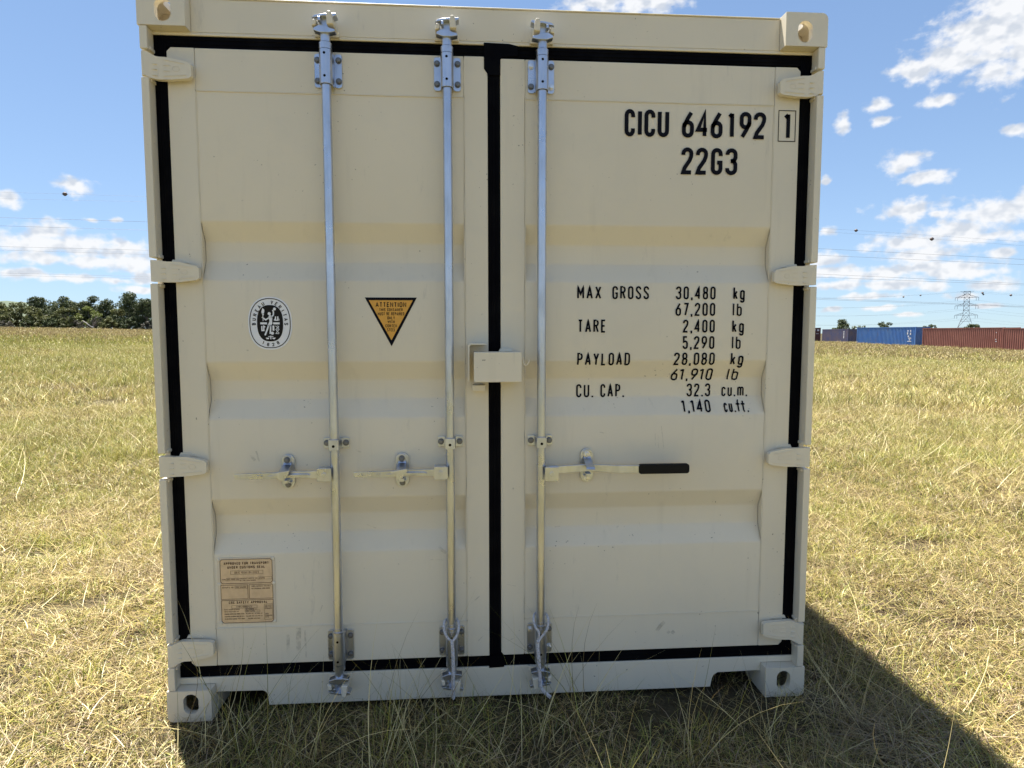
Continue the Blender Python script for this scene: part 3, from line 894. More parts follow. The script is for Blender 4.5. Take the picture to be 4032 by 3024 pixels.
def make_hardware():
    bolt = make_bolt('bolt', 'dark_zinc_bolt'); bolt_b = make_bolt('bolt', 'bright_bolt')
    protos = [bolt, bolt_b]

    def add(proto, parent, loc, scale=None, rot=None):
        return inst(proto, parent, loc, rot, scale)
    br = bracket(1).build('bearing_bracket', ['galvanised_steel', 'black_hole'], None, bevel=.0012); protos.append(br)
    # black discs on the sleeve and clamp fronts, painting the shade inside small holes
    mb = MB(); mb.cyl((0, -.0226, 0), (0, -.0215, 0), .0046, 12); hole = mb.build('drain_hole', 'black_hole', None); protos.append(hole)
    # collar (lathe)
    mb = MB()
    mb.cyl((0, 0, 0), (0, 0, .021), .0222, 20); mb.cyl((0, 0, .021), (0, 0, .025), .0222, 20, .0175)
    mb.cyl((0, 0, .025), (0, 0, .050), .0172, 20)
    mb.cyl((0, 0, .050), (0, 0, .055), .0178, 20, .014)
    collar = mb.build('collar', 'galvanised_steel', None, smooth=40); protos.append(collar)
    # cam head that grips the keeper (faces up; z=0 at its foot)
    mb = MB()
    mb.prism([(-.036, .001), (-.034, .010), (-.017, .018), (.006, .017), (.020, .010), (.036, .006), (.038, -.002), (.018, -.006), (-.014, -.006)], -.024, .006)
    mb.prism([(-.017, .008), (.012, .010), (.016, .050), (-.018, .046)], -.006, .020)
    mb.prism([(-.040, .040), (-.030, .050), (-.004, .055), (.042, .058), (.043, .050), (.030, .044), (.004, .048), (-.026, .042)], -.026, .012)
    mb.box(-.019, -.010, -.030, -.006, .030, .043)
    camh = mb.build('cam_head', 'galvanised_steel', None, bevel=.0018); protos.append(camh)
    mb = MB()
    mb.prism([(.011, .019), (.034, .021), (.030, .052), (.026, .063), (.014, .063), (.011, .050)], -.034, .045)
    mb.prism([(-.040, .014), (-.026, .018), (-.024, .036), (-.036, .036)], -.030, .045)
    mb.prism(rrect(-.044, .042, .004, .026, .004), .032, .045)
    keep = mb.build('cam_keeper', 'beige_paint', None, bevel=.003); protos.append(keep)
    # middle guide clamp
    mb = MB()
    mb.prism(rrect(-.047, -.0195, -.0195, .0195, .005), .0385, .0432); mb.prism(rrect(.0195, .047, -.0195, .0195, .005), .0385, .0432)
    mb.prism([(-.0215, .043), (-.0185, -.019), (-.015, -.0215), (.015, -.0215), (.0185, -.019), (.0215, .043), (.0185, .043), (.0155, -.0165), (-.0155, -.0165), (-.0185, .043)], -.020, .020, 'z')
    clamp = mb.build('guide_clamp', 'galvanised_steel', None, bevel=.0012); protos.append(clamp)
    # handle hub
    mb = MB()
    mb.prism(rrect(-.0255, .0255, -.0245, .0235, .003), -.031, -.026)
    mb.prism(rrect(-.0255, .0255, -.0245, .0235, .003), .004, .009)
    mb.box(-.0215, .0195, -.0258, .0038, .0195, .0235)
    mb.cyl((0, -.034, 0), (0, .010, 0), .0085, 14)
    hub = mb.build('handle_hub', 'galvanised_steel', None, bevel=.0012); protos.append(hub)
    # latch plate with swinging tongue, origin between the bolts
    mb = MB()
    mb.prism(stadium(0, 0, .0245, .064, 28), .036, .0428)
    latch = mb.build('latch_plate', 'galvanised_steel', None, bevel=.0012); protos.append(latch)
    mb = MB()
    mb.prism(stadium(-.001, .044, .0145, .0165, 20), .030, .0355)

    def strip(pts, w0, w1, th=.003):      # bent sheet: pts (y,z) path
        v = []; n = len(pts)
        for i, (y, z) in enumerate(pts):
            w = w0 + (w1 - w0) * i / (n - 1)
            v += [(-w, y, z), (w, y, z), (w, y + th, z - th * .5), (-w, y + th, z - th * .5)]
        f = []
        for i in range(n - 1):
            a = 4 * i; b = a + 4
            f += [(a + 1, a, b, b + 1), (a + 2, a + 1, b + 1, b + 2), (a + 3, a + 2, b + 2, b + 3), (a, a + 3, b + 3, b)]
        f += [(0, 1, 2, 3), (4 * n - 1, 4 * n - 2, 4 * n - 3, 4 * n - 4)]
        mb.add(v, f)
    strip([(.030, .034), (.026, .027), (-.020, .012), (-.040, .007), (-.046, .000)], .0135, .0165)
    tongueR = mb.build('latch_tongue', 'galvanised_steel', None, bevel=.0008)
    protos.append(tongueR)
    mb = MB()
    mb.prism(stadium(-.001, .044, .0145, .0165, 20), .030, .0355)
    strip([(.030, .034), (.026, .027), (-.022, .014), (-.040, .010)], .0140, .0175)
    mb.prism([(-.034, .010), (.026, .020), (.024, .008), (.010, -.012), (.004, -.017), (-.006, -.017), (-.014, -.010), (-.018, .002), (-.034, .002)], -.0435, -.0405)
    tongueL = mb.build('latch_tongue', 'galvanised_steel', None, bevel=.0008); protos.append(tongueL)
    mb = MB()
    mb.box(-.010, .010, -.006, .0358, -.036, -.024); mb.box(-.014, .014, .020, .0358, -.041, -.0365)
    catch = mb.build('latch_catch', 'galvanised_steel', None, bevel=.001); protos.append(catch)
    # left-pointing handle (local x=0 at hub centre)
    mb = MB()
    def bar(pts, th):  # pts: (x, zlow, zhigh, yfront)
        v = []; n = len(pts)
        for x, a, b, y in pts: v += [(x, y, a), (x, y, b), (x, y + th, b), (x, y + th, a)]
        f = []
        for i in range(n - 1):
            p = 4 * i; q = p + 4
            f += [(p, q, q + 1, p + 1), (p + 1, q + 1, q + 2, p + 2), (p + 2, q + 2, q + 3, p + 3), (p + 3, q + 3, q, p)]
        f += [(0, 1, 2, 3), (4 * n - 1, 4 * n - 2, 4 * n - 3, 4 * n - 4)]
        mb.add(v, f)
    bar([(.006, -.013, .013, -.022), (-.022, -.013, .013, -.022), (-.050, -.013, .012, -.022), (-.075, -.0115, .0115, -.021), (-.110, -.0115, .0115, -.016), (-.150, -.0125, .0095, -.018), (-.195, -.0135, .009, -.026), (-.250, -.0125, .0085, -.030), (-.305, -.011, .0075, -.030), (-.3135, -.009, .006, -.029)], .012)
    # pressed rib along the middle of the handle
    mb.prism([(-.050, -.001), (-.105, -.004), (-.190, -.0045), (-.200, -.002), (-.120, .002), (-.060, .003)], -.0285, -.014)
    rn = random.Random(3)
    for i in range(7):
        if i != 4: mb.box(-.300 + i * .013, -.2925 + i * .013, -.0312, -.0295, -.0045, .0015)
    handL = mb.build('handle', 'galvanised_steel', None, bevel=.002); protos.append(handL)
    mb = MB()
    bar([(-.006, -.013, .014, -.022), (.030, -.0135, .0135, -.022), (.045, -.0135, .0145, -.020), (.080, -.012, .0155, -.018), (.120, -.010, .017, -.014), (.142, -.010, .017, -.012), (.175, -.0105, .0165, -.015), (.220, -.013, .015, -.022), (.250, -.0145, .0145, -.028), (.330, -.0145, .0145, -.032), (.345, -.0145, .0145, -.032)], .010)
    handR = mb.build('handle', 'galvanised_steel', None, bevel=.0015); protos.append(handR)
    mb = MB()
    pts = [];
    mb.prism(rrect(.3265, .5185, -.0185, .0180, .010), -.0375, -.0165)
    grip = mb.build('handle_grip', 'black_grip', None, bevel=.004, seg=3); protos.append(grip)

    for k, (x, side) in enumerate(((-.5885, -1), (-.1705, -1), (.1662, 1))):
        mb = MB()
        mb.cyl((0, 0, .150), (0, 0, 2.450), .0164, 24, cap=True)
        rod = mb.build('locking_bar', 'galvanised_steel', container, smooth=50); rod.location = (x, 0, 0)
        rod['label'] = ('galvanised locking bar nearest the left hinges', 'galvanised locking bar just left of the centre joint with rope at its foot', 'galvanised locking bar on the right door with black-gripped handle')[k]
        for zc, fl in ((2.352, 1), (.257, -1)):
            b = add(br, rod, (0, 0, zc), (1, 1, fl))
            for dx in (-.0365, .0365):
                for dz in (-.0355, .0355):
                    br_ = (k == 2 and ((fl > 0 and (dx < 0) == (dz > 0)) or (fl < 0 and (dx < 0) == (dz > 0))))
                    add(bolt_b if br_ else bolt, rod, (dx, .0345, zc + dz))
            for dz in (.038, -.038): add(hole, rod, (-.001, 0, zc + dz))
            add(collar, rod, (0, 0, 2.407 if fl > 0 else .202), (1, 1, fl))
            if fl < 0: add(collar, rod, (0, 0, .319), (1, 1, .45))
            sx = 1 if side < 0 else -1
            add(camh, rod, (0, 0, 2.462 if fl > 0 else .150), (sx, 1, fl))
            kp = inst(keep, container, (x, 0, 2.4605 if fl > 0 else .1515)); kp.scale = (sx, 1, fl)
        add(clamp, rod, (0, 0, 1.028))
        for dx in (-.0345, .0345): add(bolt, rod, (dx, .0355, 1.028), (1.05, 1, 1.05))
        add(hole, rod, (0, .001, 1.024), (1.15, 1, 1.15))
        hx = -.0335 if side < 0 else .0365
        add(hub, rod, (hx, 0, .9235 if side < 0 else .9125), (1, 1, 1 if side < 0 else 1.1))
        if side < 0:
            add(handL, rod, (hx, 0, .9235))
            lx = -.177 if k == 0 else -.1785
            add(latch, rod, (lx, 0, .924)); add(tongueL, rod, (lx, 0, .924)); add(catch, rod, (lx, 0, .924))
            add(bolt, rod, (lx - .001, .0275, .968), (1.05, 1, 1.05)); add(bolt, rod, (lx, .0335, .875))
        else:
            add(handR, rod, (hx - .0015, 0, .9262)); add(grip, rod, (hx - .0015, 0, .9262))
            lx = .179
            add(latch, rod, (lx, 0, .931)); add(tongueR, rod, (lx, 0, .931)); add(catch, rod, (lx, 0, .931))
            add(bolt_b, rod, (lx - .001, .0275, .975), (1.05, 1, 1.05)); add(bolt_b, rod, (lx, .0335, .882))
    for p_ in protos: bpy.data.objects.remove(p_)
    # lock box
    lb = MB()
    xs0, xs1, z0, z1, yf = -.083, .087, 1.2565, 1.3635, -.075
    lb.prism(rrect(xs0, xs1, z0, z1, .004), yf, yf + .005)
    lb.box(xs0 + .001, xs1 - .001, yf + .0052, .030, z1 - .0050, z1 - .0005)
    lb.box(xs0 + .0005, xs0 + .005, yf + .0052, .0, z0, z1 - .0055); lb.box(xs1 - .005, xs1 - .0005, yf + .0052, .035, z0, z1 - .0055)
    lb.box(.020, .080, .031, .0445, z0 + .01, z1 - .01)
    lbox = lb.build('lock_box', 'beige_paint', container, bevel=.002)
    mb = MB()
    o = [(-.1035, 1.2585), (-.1035, 1.384)] + [(-.0935 + .010 * math.cos(R(a)), 1.384 + .010 * math.sin(R(a))) for a in (150, 120, 90)] + [(-.037, 1.394), (-.037, 1.388), (-.0915, 1.388), (-.0975, 1.382), (-.0975, 1.2585)]
    mb.prism(o, -.030, .0435); mb.build('guard_bracket', 'beige_paint', lbox, bevel=.001)
    mb = MB(); mb.prism(rrect(-.0875, -.0395, 1.2195, 1.2405, .002), -.002, .0435); mb.build('stop_block', 'beige_paint', lbox, bevel=.001)
    mb = MB(); mb.box(.0862, .094, -.018, -.012, 1.308, 1.346)
    pts = [(.0965, -.015, 1.344), (.0975, -.015, 1.325), (.1005, -.015, 1.316), (.1065, -.015, 1.3125), (.1135, -.015, 1.316), (.1175, -.015, 1.325), (.1185, -.015, 1.334)]
    mb.tube(pts, .0034, 8); mb.box(.0935, .0985, -.0185, -.0115, 1.336, 1.346); mb.build('hook', 'beige_paint', lbox, smooth=50)
    mb = MB(); mb.prism([(.010, 1.3625), (.016, 1.374), (.024, 1.377), (.060, 1.372), (.062, 1.3635)], .020, .0435); mb.build('weld_tab', 'beige_paint', lbox, bevel=.002)


make_hardware()


# ------------------------------------------------------------------ lettering and stickers
def make_graphics():
    yp = lambda z: prof(z) - .0022
    yflat = DY - .0015
    mb = MB()
    SW = .0148
    for c, x0, x1 in (('C', .476, .515), ('I', .526, .541), ('C', .550, .591), ('U', .600, .643), ('6', .692, .737), ('4', .745, .793), ('6', .801, .846), ('1', .870, .891), ('9', .911, .956), ('2', .965, 1.0125)):
        text(mb, c, x0, x1, 2.152, 2.250, SW, yflat)
    text(mb, '1', 1.085, 1.107, 2.152, 2.252, SW, yflat)
    mb.stroke([(1.0605, 2.1465), (1.0605, 2.258), (1.1255, 2.258), (1.1255, 2.1465)], .0028, yflat, True)
    o = mb.build('lettering', 'black_vinyl', door_r, smooth=0); o['label'] = 'large black owner code and serial number CICU 646192 1'
    mb = MB()
    for c, x0, x1 in (('2', .692, .737), ('2', .747, .793), ('G', .805, .849), ('3', .860, .906)): text(mb, c, x0, x1, 2.019, 2.117, SW, yflat)
    o = mb.build('lettering', 'black_vinyl', door_r, smooth=0); o['label'] = 'large black size code 22G3'
    rows = [(1.557, 1.606, [('MAX', .305, .396), ('GROSS', .438, .578), ('30,480', .681, .835), ('kg', .904, .949)]),
            (1.495, 1.5445, [('67,200', .681, .835), ('lb', .903, .939)]),
            (1.432, 1.481, [('TARE', .308, .415), ('2,400', .711, .835), ('kg', .903, .949)]),
            (1.3695, 1.419, [('5,290', .711, .835), ('lb', .903, .938)]),
            (1.308, 1.3565, [('PAYLOAD', .307, .509), ('28,080', .679, .838), ('kg', .901, .951)]),
            (1.2475, 1.295, [('61,910', .678, .841), ('lb', .899, .944)]),
            (1.1845, 1.2355, [('CU.', .310, .376), ('CAP.', .404, .496), ('32.3', .743, .837), ('cu.m.', .882, .985)]),
            (1.126, 1.173, [('1,140', .720, .831), ('cu.ft.', .884, .981)])]
    for z0, z1, ws in rows:
        mb = MB()
        for s_, x0, x1 in ws: text(mb, s_, x0, x1, z0, z1, (.0058 if s_[0] in 'cl' else .0066), yp, fine=.006, gap=.17)
        o = mb.build('lettering', 'black_vinyl', door_r, smooth=0)
        o['label'] = 'black stencilled line reading ' + ' '.join(w[0] for w in ws)
    # ---- oval certification sticker
    st = empty('oval_sticker', (-.8165, PY, 1.4665), 0, door_l)
    kx, kz = .155 / 1103, .191 / 1335

    def P(u, v): return ((u - 726.5) * kx, (847.5 - v) * kz)

    def sup(a, b, n=2.35, k=72, cz=0):
        out = []
        for i in range(k):
            t = 2 * PI * i / k; c, s_ = math.cos(t), math.sin(t)
            out.append((a * math.copysign(abs(c) ** (2 / n), c), cz + b * math.copysign(abs(s_) ** (2 / n), s_)))
        return out
    st_lay = lambda k: -.0012 - .0007 * k
    mb = MB(); mb.prism(sup(.0775, .0955), st_lay(0), .0); mb.build('sticker_base', 'white_vinyl', st, smooth=0)
    mb = MB(); mb.stroke(sup(.0712, .0885), .0030, st_lay(1), True)
    mb.flat(sup(.0460, .0655, 2.5), st_lay(1)); mb.build('sticker_field', 'sticker_dark', st, smooth=0)
    mb = MB()
    def letters(s_, a0, a1, a, b, h, flip=False):
        # arc-length spaced along the ellipse
        pts = [(a * math.cos(R(a0 + (a1 - a0) * i / 400)), b * math.sin(R(a0 + (a1 - a0) * i / 400))) for i in range(401)]
        cum = [0]
        for i in range(400): cum.append(cum[-1] + math.hypot(pts[i + 1][0] - pts[i][0], pts[i + 1][1] - pts[i][1]))
        n = len(s_)
        for j, ch in enumerate(s_):
            tgt = cum[-1] * j / (n - 1); i = min(range(401), key=lambda q: abs(cum[q] - tgt))
            p = pts[i]; q0 = pts[max(i - 2, 0)]; q1 = pts[min(i + 2, 400)]
            ang = math.atan2(q1[1] - q0[1], q1[0] - q0[0])
            if ch == ' ': continue
            w = GL[ch][0] * h * 1.55; sw = h * .2
            if ch == 'I': w = sw
            for gp, cl in GL[ch][1]:
                Q = []
                for u, v in gp:
                    lx = (u - .5) * max(w - sw, 0); lz = (v - .5) * (h - sw)
                    Q.append((p[0] + lx * math.cos(ang) - lz * math.sin(ang), p[1] + lx * math.sin(ang) + lz * math.cos(ang)))
                mb.stroke(Q, sw, st_lay(1), cl)
    letters('BUREAU VERITAS', 182, -2, .0572, .0765, .0135)
    letters('1828', 245, 295, .062, .0775, .0125)
    mb.build('sticker_lettering', 'sticker_dark', st, smooth=0)
    mb = MB(); y = st_lay(2)
    poly = lambda pts: mb.flat([P(*q) for q in pts], y)
    def disc(u, v, r): mb.flat([P(u + r * math.cos(2 * PI * i / 14), v + r * math.sin(2 * PI * i / 14)) for i in range(14)], y)
    def line(pts, th): mb.stroke([P(*q) for q in pts], th * kx, y)
    poly([(545, 465), (592, 505), (590, 560), (575, 605), (525, 605), (515, 555), (530, 515)]); poly([(530, 612), (582, 612), (565, 652), (545, 652)]); line([(553, 650), (553, 792)], 16)
    disc(712, 605, 40); line([(530, 690), (620, 762), (705, 705)], 34); line([(750, 705), (815, 640), (820, 565), (800, 510)], 34); disc(848, 488, 37)
    poly([(688, 690), (715, 640), (745, 640), (770, 670), (790, 720), (778, 790), (786, 850), (745, 925), (655, 905), (690, 850), (715, 790)])
    line([(690, 890), (650, 1010), (592, 1150)], 40); line([(738, 890), (736, 1000), (722, 1115)], 38); disc(778, 1098, 40)
    poly([(480, 825), (650, 825), (650, 875), (480, 875)]); poly([(805, 825), (968, 825), (968, 875), (805, 875)])
    line([(518, 915), (518, 1030), (565, 1030), (565, 920), (600, 945)], 32); line([(868, 675), (868, 770), (925, 770), (925, 675)], 30); poly([(820, 770), (850, 720), (860, 790)]); poly([(950, 790), (945, 715), (968, 760)])
    poly([(785, 905), (832, 905), (832, 1035), (785, 1035)])
    line([(862, 910), (950, 1000), (868, 1105), (940, 1110)], 16); line([(950, 915), (868, 1005), (950, 1100)], 16); line([(905, 905), (945, 945), (880, 1045)], 12)
    poly([(672, 1172), (800, 1172), (800, 1190), (672, 1190)]); poly([(722, 1160), (750, 1160), (750, 1250), (722, 1250)])
    for cx in (655, 812): poly([(cx - 45, 1210), (cx + 45, 1210), (cx + 25, 1248), (cx - 25, 1248)])
    mb.build('sticker_emblem', 'white_vinyl', st, smooth=0)
    # ---- warning triangle
    tr = empty('triangle_sticker', (-.383, PY, 1.56), 0, door_l)
    mb = MB(); mb.prism([(-.094, .0005), (.094, .0005), (0, -.1775)], -.0012, 0); mb.build('sticker_border', 'black_vinyl', tr, smooth=0)
    mb = MB(); mb.flat([(-.0795, -.0095), (.0795, -.0095), (0, -.1555)], -.0019); mb.build('sticker_field', 'orange_vinyl', tr, smooth=0)
    mb = MB()
    for s_, hw, za, zb, sw in (('ATTENTION', .0555, -.0345, -.0165, .0030), ('THIS CONTAINER', .0425, -.0495, -.0385, .0016), ('MUST BE REPAIRED', .0480, -.0645, -.0530, .0016), ('ONLY', .0135, -.0795, -.0680, .0016), ('WITH', .0130, -.0935, -.0825, .0016), ('CORTEN', .0210, -.1085, -.0970, .0016), ('STEEL', .0155, -.1230, -.1115, .0016)):
        text(mb, s_, -hw, hw, za, zb, sw, -.0026)
    mb.build('sticker_lettering', 'sticker_dark', tr, smooth=0)
    # ---- approval plate
    pl = empty('approval_plate', (-1.0345, PY, .3475), 0, door_l)
    Wp, Hp = .209, .2545
    mb = MB(); mb.prism(rrect(0, Wp, 0, Hp, .006), -.002, 0); mb.build('plate_sheet', 'plate_edge', pl, bevel=.0006)
    mb = MB(); mb.flat([(.018, .005), (.192, .005), (.199, .012), (.199, .241), (.192, .2475), (.018, .2475), (.011, .241), (.011, .012)], -.0027); mb.build('plate_face', 'plate_bronze', pl, smooth=0)
    mb = MB(); yl = -.0034
    def rect(x0, z0, x1, z1, w=.0014): mb.stroke([(x0, z0), (x0, z1), (x1, z1), (x1, z0)], w, yl, True)
    mb.stroke([(.018, .1560), (.192, .1560), (.199, .163), (.199, .241), (.192, .2475), (.018, .2475), (.011, .241), (.011, .163)], .0017, yl, True)
    rect(.011, .0965, .1085, .1500); rect(.1135, .0965, .199, .1500)
    mb.stroke([(.018, .005), (.192, .005), (.199, .012), (.199, .0915), (.011, .0915), (.011, .012)], .0017, yl, True)
    rect(.048, .1905, .165, .2040, .0008); rect(.033, .1670, .0775, .1765, .0007); rect(.146, .1700, .1965, .1790, .0007); rect(.062, .1365, .107, .1455, .0007)
    rect(.048, .0605, .140, .0715, .0008); rect(.096, .0535, .136, .0595, .0007); rect(.096, .0450, .150, .0520, .0007); rect(.166, .0150, .1955, .0745, .0008)
    T = lambda s_, x0, x1, z0, h, sw: text(mb, s_, x0, x1, z0, z0 + h, sw, yl)
    T('APPROVED FOR TRANSPORT', .024, .187, .2270, .0100, .0021); T('UNDER CUSTOMS SEAL', .037, .173, .2125, .0100, .0021)
    T('GB/C 10261 BV/2023', .062, .150, .1935, .0075, .0010); T('TYPE', .016, .030, .1685, .005, .0009); T('CIC-3002-2G', .035, .0755, .1695, .005, .0009)
    T("MANUFACTURER'S NO.", .080, .144, .1725, .0045, .0008); T('OF THE CONTAINER', .080, .138, .1645, .0045, .0008); T('646192', .149, .172, .1720, .005, .0009)
    T("OWNER'S NO.", .016, .058, .1385, .005, .0009); T('CICU 646192', .065, .102, .1385, .005, .0009); T('TIMBER COMPONENT TREATMENT', .121, .192, .1415, .0045, .0008); T('IM/TAILUEUM 400/2000', .122, .188, .1325, .0048, .0009)
    T('CSC SAFETY APPROVAL', .038, .178, .0780, .0095, .0020); T('F/BV/10882/23', .066, .120, .0630, .0065, .0010)
    T('DATE MANUFACTURED', .021, .076, .0545, .0042, .0008); T('07/2023', .100, .128, .0545, .0042, .0008); T('IDENTIFICATION NO.', .021, .074, .0465, .0042, .0008); T('CICU 646192', .099, .130, .0465, .0042, .0008)
    T('MAXIMUM OPERATING GROSS MASS', .021, .092, .0370, .0045, .0009); T('30,480 KG  67,200 LB', .098, .158, .0370, .0045, .0009)
    T('ALLOWABLE STACKING LOAD FOR 1.8 G', .021, .092, .0275, .0045, .0009); T('216,000 KG 476,190 LB', .098, .158, .0275, .0045, .0009)
    T('TRANSVERSE RACKING TEST FORCE', .021, .094, .0180, .0045, .0009); T('150,000 NEWTONS', .106, .150, .0180, .0045, .0009)
    for i, s_ in enumerate(('END WALL', 'SIDE WALL', 'STRENGTH')): T(s_, .169, .193, .0670 - i * .006, .0042, .0008)
    for i, s_ in enumerate(('FIRST', 'EXAMINATION', 'DATE')): T(s_, .169, .193 if i == 1 else .182, .0340 - i * .006, .0042, .0008)
    mb.build('plate_print', 'plate_print', pl, smooth=0)
    for x, z in ((.006, .2475), (.203, .2475), (.006, .153), (.203, .153), (.007, .006), (.203, .006)):
        mb = MB(); mb.cyl((x, -.002, z), (x, -.0055, z), .0062, 12, .0042); mb.build('rivet', 'beige_paint', pl, smooth=40)


make_graphics()


def make_scuffs():
    m = mat('scuff_mark', (.20, .18, .15), .7, 0, .2); nt = m.node_tree; b = nt.nodes['Principled BSDF']
    tr = nt.nodes.new('ShaderNodeBsdfTransparent'); ms = nt.nodes.new('ShaderNodeMixShader'); no = nt.nodes.new('ShaderNodeTexNoise'); no.inputs['Scale'].default_value = 55
    mr = nt.nodes.new('ShaderNodeMapRange'); mr.inputs[1].default_value = .38; mr.inputs[2].default_value = .68; mr.inputs[3].default_value = .02; mr.inputs[4].default_value = .24
    g = nt.nodes.new('ShaderNodeNewGeometry'); nt.links.new(g.outputs['Position'], no.inputs['Vector']); nt.links.new(no.outputs['Fac'], mr.inputs[0]); nt.links.new(mr.outputs[0], ms.inputs[0])
    nt.links.new(tr.outputs[0], ms.inputs[1]); nt.links.new(b.outputs[0], ms.inputs[2]); nt.links.new(ms.outputs[0], nt.nodes['Material Output'].inputs['Surface'])
    for door, lst in ((door_r, [([(.634, 1.075), (.640, 1.03), (.645, .985)], .0022), ([(.610, 1.05), (.612, 1.00)], .002), ([(.622, 1.04), (.625, .99)], .0015), ([(.63, .265), (.645, .285), (.66, .30)], .014), ([(.672, .255), (.682, .262)], .012), ([(.690, .252), (.700, .262)], .014), ([(.045, .245), (.085, .262)], .0025), ([(.04, .47), (.075, .462)], .002), ([(.395, 1.055), (.42, 1.05)], .003), ([(.56, .70), (.575, .66)], .002), ([(.23, .68), (.25, .682)], .004)]),
                      (door_l, [([(-.785, .30), (-.786, .21)], .012), ([(-.745, .325), (-.748, .235)], .018), ([(-.722, .315), (-.720, .205)], .006), ([(-.49, .705), (-.455, .690)], .003), ([(-.90, .985), (-.885, .965)], .010), ([(-.88, 1.0), (-.87, .96)], .006), ([(-.665, .385), (-.655, .41)], .003), ([(-.52, 1.0), (-.50, .99)], .006), ([(-.095, .40), (-.06, .43)], .004), ([(-.07, .25), (-.05, .27)], .004), ([(-.22, .62), (-.19, .60)], .012), ([(-.25, .575), (-.20, .572)], .002)])):
        for pts, w in lst:
            mb = MB(); Q = []
            for a_, b_ in zip(pts[:-1], pts[1:]):
                n = max(2, int(math.hypot(b_[0] - a_[0], b_[1] - a_[1]) / .01)); Q += [(a_[0] + (b_[0] - a_[0]) * i / n, a_[1] + (b_[1] - a_[1]) * i / n) for i in range(n)]
            Q.append(pts[-1])
            mb.stroke(Q, w, (lambda z: min(prof(z), DY) - .0012 if prof(z) <= PY else prof(z) - .0015)); mb.build('scuff_mark', 'scuff_mark', door, smooth=0)


make_scuffs()


# ------------------------------------------------------------------ ropes on the bar feet
def rope(name, label, ctrl, twist=.021, rs=.0034, rc=.0030):
    # Catmull-Rom
    P = [Vector(c) for c in ctrl]; pts = []
    for i in range(len(P) - 1):
        p0 = P[max(i - 1, 0)]; p1 = P[i]; p2 = P[i + 1]; p3 = P[min(i + 2, len(P) - 1)]
        n = max(3, int((p2 - p1).length / .0028))
        for k in range(n):
            t = k / n
            pts.append(.5 * ((2 * p1) + (p2 - p0) * t + (2 * p0 - 5 * p1 + 4 * p2 - p3) * t * t + (3 * p1 - p0 - 3 * p2 + p3) * t ** 3))
    pts.append(P[-1])
    mb = MB(); s_ = 0
    cum = [0]
    for a, b in zip(pts[:-1], pts[1:]): cum.append(cum[-1] + (b - a).length)
    u = None; fr = []
    for i, p in enumerate(pts):
        d = (pts[min(i + 1, len(pts) - 1)] - pts[max(i - 1, 0)]).normalized()
        u = d.orthogonal().normalized() if u is None else (u - d * u.dot(d)).normalized()
        fr.append((u.copy(), d.cross(u)))
    for j in range(3):
        q = []
        for i, p in enumerate(pts):
            a = 2 * PI * (cum[i] / twist + j / 3); q.append(p + (fr[i][0] * math.cos(a) + fr[i][1] * math.sin(a)) * rc)
        mb.tube(q, rs, 5)
    return mb


def make_ropes():
    for label, x, tail in (
            ('white twisted rope looped on the middle locking bar, hanging straight down', -.1705,
             [(-.1690, -.043, .292), (-.1665, -.044, .262), (-.165, -.045, .215), (-.1655, -.044, .160), (-.166, -.042, .118), (-.1655, -.040, .088), (-.165, -.038, .070)]),
            ('white twisted rope looped on the right door bar, tail bent along the grass', .1662,
             [(.1520, -.043, .286), (.150, -.045, .262), (.154, -.046, .210), (.157, -.046, .165), (.160, -.046, .120), (.166, -.046, .098), (.180, -.048, .082), (.198, -.052, .068)])):
        dz = 0 if x < 0 else .012
        jx = tail[0][0]
        left = [(x + .002, .026, .352 + dz), (x - .016, .020, .352 + dz), (x - .026, 0, .350 + dz), (x - .0285, -.020, .340 + dz), (x - .024, -.034, .322 + dz), (x - .012, -.041, .304 + dz), tail[0], tail[1]]
        right = [(x - .002, .026, .352 + dz), (x + .016, .020, .352 + dz), (x + .026, 0, .348 + dz), (x + .0275, -.020, .336 + dz), (x + .022, -.034, .316 + dz), (x + .010, -.041, .300 + dz), (tail[0][0] + .003, tail[0][1] - .002, tail[0][2]), tail[1]]
        r0 = empty('rope', (0, 0, 0)); tag(r0, label, 'rope', 'ropes on the locking bars')
        rope('a', '', left, .018, .0025, .0028).build('loop_strand', 'rope_fibre', r0, smooth=60)
        rope('a', '', right, .018, .0025, .0028).build('loop_strand', 'rope_fibre', r0, smooth=60)
        rope('a', '', tail, .024, .0034, .0040).build('tail', 'rope_fibre', r0, smooth=60)


make_ropes()


